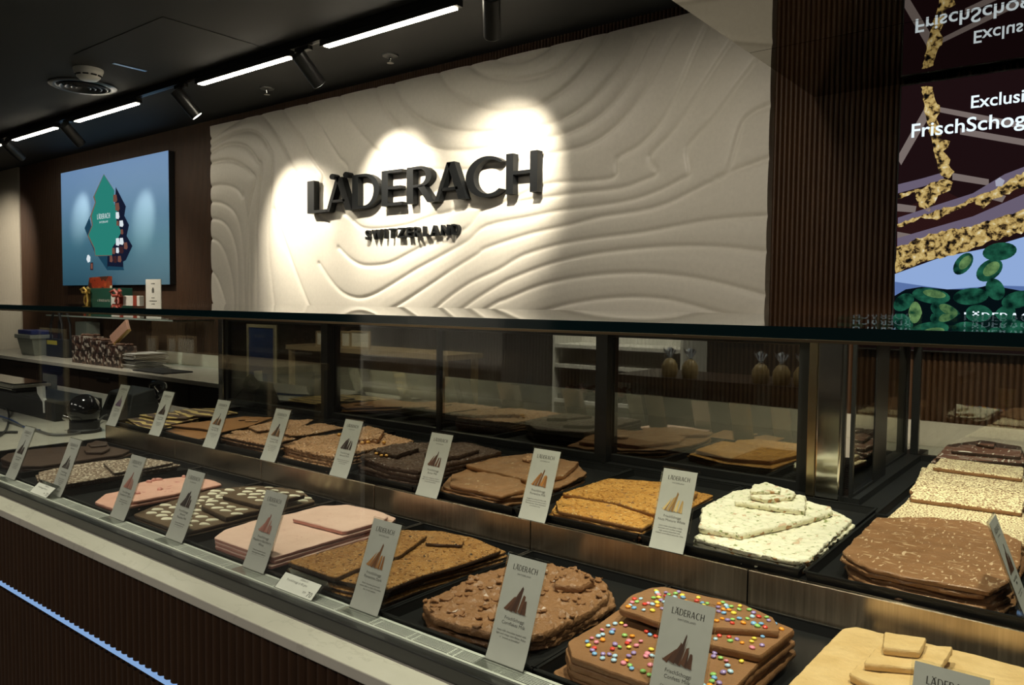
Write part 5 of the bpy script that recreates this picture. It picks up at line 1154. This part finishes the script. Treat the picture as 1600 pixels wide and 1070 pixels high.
def cable(pts, rad, col, label):
    q = [PZ(u, v, zw+h) for u, v, h in pts]; P = [q[0]]
    for i in range(len(q)-1):
        a, b, c, d = q[max(i-1, 0)], q[i], q[i+1], q[min(i+2, len(q)-1)]
        for s in (.2, .4, .6, .8, 1): P.append(.5*((2*b)+(c-a)*s+(2*a-5*b+4*c-d)*s*s+(3*b-a-3*c+d)*s**3))
    m = MB(); m.tube(P, rad, 8); tag(m.build('cable', col), label, 'cable')
gc = plain('grey cable', (.10,.10,.095), .35)
cable([(169, 648, .03), (160, 652, .02), (146, 667, .006), (120, 677, .006), (85, 679, .006), (60, 673, .006), (30, 664, .006), (5, 655, .006)], .0045, gc, 'grey cable curving in front of the dome scanner')
cable([(-5, 634, .02), (8, 637, .02), (14, 648, .006), (11, 668, .006), (2, 679, .006), (-8, 682, .006)], .004, M['black_matte'], 'black cable looping at the left edge of the worktop')
cable([(-5, 648, .006), (20, 657, .006), (40, 668, .006), (62, 672, .006)], .0035, plain('blue cable', (.03,.06,.18), .4), 'thin blue cable lying on the left worktop')
cable([(-6, 676, .006), (12, 675, .006), (27, 675, .006)], .005, M['black_matte'], 'short black plug lead at the left edge of the worktop')
# mouse-like dark holder and leaflet on the worktop behind the first rear card
r = thing('paper_sheet', 'white paper sheet lying on the worktop behind the first rear card', 'paper', PZ(195, 650, -.478))
m = MB(); m.box(-3.33, -3.03, 1.64, 1.98, zw+.0005, zw+.012); m.build('sheets', plain('sheet white', (.62,.61,.57), .6), r, bevel=.001)
b0 = PZ(214, 648, zw+.004); e1 = PY(238, 618, b0[1]); c1 = PY(247, 609, b0[1])
r = thing('serving_tongs', 'dark wire serving tongs with a glossy loop standing behind the second rear card', 'tongs', b0)
m = MB(); m.tube([b0, (b0+e1)/2+np.array((0,0,.004)), e1], .0035, 8); m.build('handle', M['black_gloss'], r)
m = MB(); m.tube([c1+np.array((.042*math.cos(th), .012*math.sin(th*2), .030*math.sin(th))) for th in [2*math.pi*i/24 for i in range(25)]], .011, 10); m.build('loop', M['black_gloss'], r)

# ------------------------------------------------------------------ shop floor behind the viewer: shows only as reflections in the sliding doors
VY = 2*YD                                                  # mirror: y' = VY - y
def refl(u, v, depth): p = PY(u, v, depth); return np.array((p[0], VY-p[1], p[2]))
D = 5.6                                                    # white shelf unit
a, b = refl(865, 575, D), refl(1010, 575, D)
x0, x1, yq = a[0], b[0]+.3, a[1]
r = thing('shelf_unit', 'white open shelf unit across the shop, mirrored in the sliding doors', 'shelf unit', ((x0+x1)/2, yq, ZF))
wm_ = plain('white shelf board', (.62,.61,.57), .5)
MB().box(x0, x1, yq-.45, yq-.43, ZF, .02).build('back_panel', wm_, r)
for z in (refl(930, 628, D)[2], refl(930, 572, D)[2], refl(930, 540, D)[2]): MB().box(x0+.0205, x1-.0205, yq-.43, yq, z-.03, z).build('shelf_board', wm_, r)
for x in (x0, x1-.02): MB().box(x, x+.02, yq-.429, yq-.002, ZF, .02).build('upright', wm_, r)
zsb = refl(930, 572, D)[2]
cw = plain('brown wrapped sweets', (.16,.07,.045), .35)
for k in range(3):
    xx = x0+.04+k*.31; rr2 = thing('sweet_tray', ('left', 'middle', 'right')[k]+' tray heaped with brown wrapped sweets on the white shelf unit', 'sweets', (xx+.14, yq-.2, refl(930, 628, D)[2]), 'trays of wrapped sweets')
    z = refl(930, 628, D)[2]; m = MB(); m.box(xx, xx+.28, yq-.40, yq-.03, z+.0005, z+.04); m.build('tray_body', M['black_matte'], rr2)
    m = MB(); rnd = random.Random(k)
    for j in range(60): m.ball((rnd.uniform(xx+.02, xx+.27), rnd.uniform(yq-.38, yq-.05), z+.05+rnd.uniform(0, .05)), .024, .018, .014, 7, 5, rot=rnd.uniform(0, 3))
    tag(m.build('sweets', cw, rr2), kind='stuff')
D = 4.4                                                    # cellophane bags on a dark table
tz = refl(1190, 600, D)[2]; xa_ = refl(1030, 600, D)[0]; xb_ = refl(1275, 600, D)[0]; yq = VY-D
r = thing('display_table', 'dark display table across the shop, mirrored in the sliding doors', 'table', ((xa_+xb_)/2, yq-.2, ZF))
MB().box(xa_-.3, xb_+.5, yq-.5, yq+.08, tz-.05, tz).build('table_top', plain('dark wood top', (.03,.018,.012), .4), r)
MB().box(xa_-.2, xb_+.4, yq-.45, yq+.03, ZF, tz-.0505).build('table_base', M['black_matte'], r)
cel = plain('cellophane', (.42,.47,.56), .15); cookies = plain('wrapped nuts', (.30,.22,.10), .4)
for k, u in enumerate((1040, 1072, 1183, 1216, 1249)):
    p = refl(u, 600, D-.02); rr2 = thing('cellophane_bag', ('first', 'second', 'third', 'fourth', 'fifth')[k]+' cellophane bag of nuts from the left on the dark table, mirrored in the doors', 'bag', (p[0], yq, tz), 'cellophane bags')
    m = MB(); m.lathe((p[0], yq, tz+.0005), [(.001,0), (.042,0), (.05,.03), (.048,.075), (.03,.105), (.012,.118), (.001,.118)], 16); m.build('bag_body', cookies, rr2)
    m = MB(); m.cyl((p[0], yq, tz+.117), (p[0], yq, tz+.123), .014, n=10); m.build('tie', plain('tie', (.5,.5,.5), .3, 1), rr2)
    m = MB()
    for j in range(11): th = 2*math.pi*j/11; m.add([(p[0]+.008*math.cos(th), yq+.008*math.sin(th), tz+.122), (p[0]+.04*math.cos(th-.2), yq+.04*math.sin(th-.2), tz+.165+.012*(j % 3)), (p[0]+.04*math.cos(th+.25), yq+.04*math.sin(th+.25), tz+.16+.012*((j+1) % 3))], [(0,1,2)])
    m.build('ruffle', cel, rr2)
D = 6.2                                                    # wooden table with standing frames
a, b = refl(478, 540, D), refl(700, 540, D); yq = VY-D; tz = a[2]
r = thing('wooden_table', 'pale wooden table across the shop, mirrored in the left sliding doors', 'table', ((a[0]+b[0])/2, yq-.2, ZF))
wd = plain('oak board', (.36,.27,.15), .5)
MB().box(a[0]-.4, b[0], yq-.6, yq, tz-.06, tz).build('table_top', wd, r)
for xx in (a[0]-.35, b[0]-.1):
    for yy_ in (yq-.57, yq-.07): MB().box(xx, xx+.06, yy_, yy_+.06, ZF, tz-.0605).build('leg', wd, r)
for k, (u0, u1) in enumerate(((478, 495), (512, 527), (527, 557))):
    p, q = refl(u0, 538, D-.1), refl(u1, 518, D-.1); rr2 = thing('standing_frame', ('left', 'middle', 'right')[k]+' standing wooden frame with white sheet, mirrored in the doors', 'frame', ((p[0]+q[0])/2, yq-.06, tz), 'standing frames')
    w0 = p[0]; w1 = q[0]; m = MB(); zt_ = q[2]
    m.box(w0, w0+.02, yq-.09, yq-.07, tz+.0005, zt_); m.box(w1-.02, w1, yq-.09, yq-.07, tz+.0005, zt_); m.box(w0+.02, w1-.02, yq-.09, yq-.07, tz+.0005, tz+.02); m.box(w0+.02, w1-.02, yq-.09, yq-.07, zt_-.02, zt_); m.build('frame_body', wd, rr2)
    m = MB(); m.box(w0+.02, w1-.02, yq-.082, yq-.078, tz+.02, zt_-.02); m.build('frame_sheet', plain('cream sheet', (.66,.62,.5), .6), rr2)  # sheet in one even cream colour
D = 5.2
p, q = refl(388, 598, D), refl(432, 508, D); yq = VY-D
r = thing('poster_stand', 'tall easel poster with gold frame and blue print, mirrored in the leftmost door', 'poster', ((p[0]+q[0])/2, yq, ZF))
m = MB(); f = .035; m.box(p[0], p[0]+f, yq-.02, yq, p[2], q[2]); m.box(q[0]-f, q[0], yq-.02, yq, p[2], q[2]); m.box(p[0]+f, q[0]-f, yq-.02, yq, p[2], p[2]+f); m.box(p[0]+f, q[0]-f, yq-.02, yq, q[2]-f, q[2]); m.build('poster_frame', plain('pale gold frame', (.50,.44,.28), .4), r)
MB().box(p[0]+f, q[0]-f, yq-.015, yq-.005, p[2]+f, q[2]-f).build('poster_print', plain('blue print', (.035,.07,.20), .5), r)
m = MB()
for xx in (p[0]+.06, q[0]-.09): m.box(xx, xx+.03, yq-.06, yq-.021, ZF, q[2]-.1)
m.build('easel_legs', wd, r)

# ------------------------------------------------------------------ lamps
def area(name, loc, aim, energy, sx, sy, color=(1,.92,.80)):
    L = bpy.data.lights.new(name, 'AREA'); L.shape = 'RECTANGLE'; L.size = sx; L.size_y = sy; L.energy = energy; L.color = color
    o = bpy.data.objects.new(name.replace(' ', '_'), L); COL.objects.link(o); o.location = loc; o.rotation_euler = (Vector(aim)-Vector(loc)).to_track_quat('-Z', 'Y').to_euler()
for x in (-6.0, -3.6, -1.2, 1.0): area('unseen ceiling fill', (x, -1.3, ZC-.02), (x, -1.29, -1), 24, 1.2, .5)  # added area lights out of view, ambient fill for the shop side
lamp('back counter fill', (-6.3, 2.2, ZC-.12), (-6.6, 3.1, -.5), 95, 80, .9, (1,.9,.74), .05)  # added lamp without a fixture, brightens the left back counter
for x, aim, en in ((-3.0, (-2.9, 1.2, -.5), 80), (-2.1, (-2.1, 1.25, -.5), 100), (-1.25, (-1.3, 1.25, -.5), 80), (-.55, (-.6, 1.40, -.45), 125), (.05, (-.2, 1.5, -.45), 120), (-.12, (-.28, 2.75, -.47), 210)):  # last one is added to brighten the wing's rear and the backsplash
    lamp('tray spot', (x, 1.15 if aim[1] < 2 else 1.45, ZC-.12), aim, en, 62, .8, (1,.86,.66), .04)
for x, y, en in ((-8.1, -.5, 110), (-6.6, -1.4, 130), (-3.6, -.8, 110), (-1.7, .0, 60)): lamp('reflection fill', (x, y, ZC-.1), (x-.1, y-.75, -.2), en, 80, .9, (1,.9,.75), .06)  # unseen lamps added to brighten the pieces mirrored in the doors
lamp('sign fill', (-1.25, 1.5, ZC-.12), (-1.62, 3.4, .38), 46, 58, 1, (1,.90,.72), .08)  # lamp without a fixture, added to lift the sign's dark right end
lamp('panel fill', (-8.9, 2.3, ZC-.1), (-9.9, 3.4, .3), 130, 60, .9, (1,.9,.75), .05)  # unseen lamp added to brighten the beige ribbed panel
w = bpy.data.worlds.new('room dark'); scn.world = w; w.use_nodes = True
w.node_tree.nodes['Background'].inputs[0].default_value = (.9, .9, 1, 1); w.node_tree.nodes['Background'].inputs[1].default_value = .01

# ------------------------------------------------------------------ camera, lift to floor level, colour
cam = bpy.data.cameras.new('camera'); cam.sensor_fit = 'HORIZONTAL'; cam.sensor_width = 36; cam.lens = F_PX*36/1600; cam.clip_start = .02
co = bpy.data.objects.new('camera', cam); COL.objects.link(co); scn.camera = co
from mathutils import Matrix
R3 = Matrix((tuple(RT), tuple(UP), tuple(-FW))).transposed(); co.rotation_euler = R3.to_euler(); co.location = (0, 0, 0)
for o in list(scn.objects):
    if o.parent is None: o.location.z += H
vs_ = scn.view_settings; vs_.view_transform = 'Standard'; vs_.look = 'None'; vs_.gamma = 1; vs_.exposure = 0; vs_.use_curve_mapping = False
scn.display_settings.display_device = 'sRGB'
cy = scn.cycles
cy.use_denoising = True; cy.max_bounces = 10; cy.transparent_max_bounces = 24; cy.glossy_bounces = 5; cy.diffuse_bounces = 4; cy.caustics_reflective = False; cy.caustics_refractive = False; cy.sample_clamp_indirect = 6
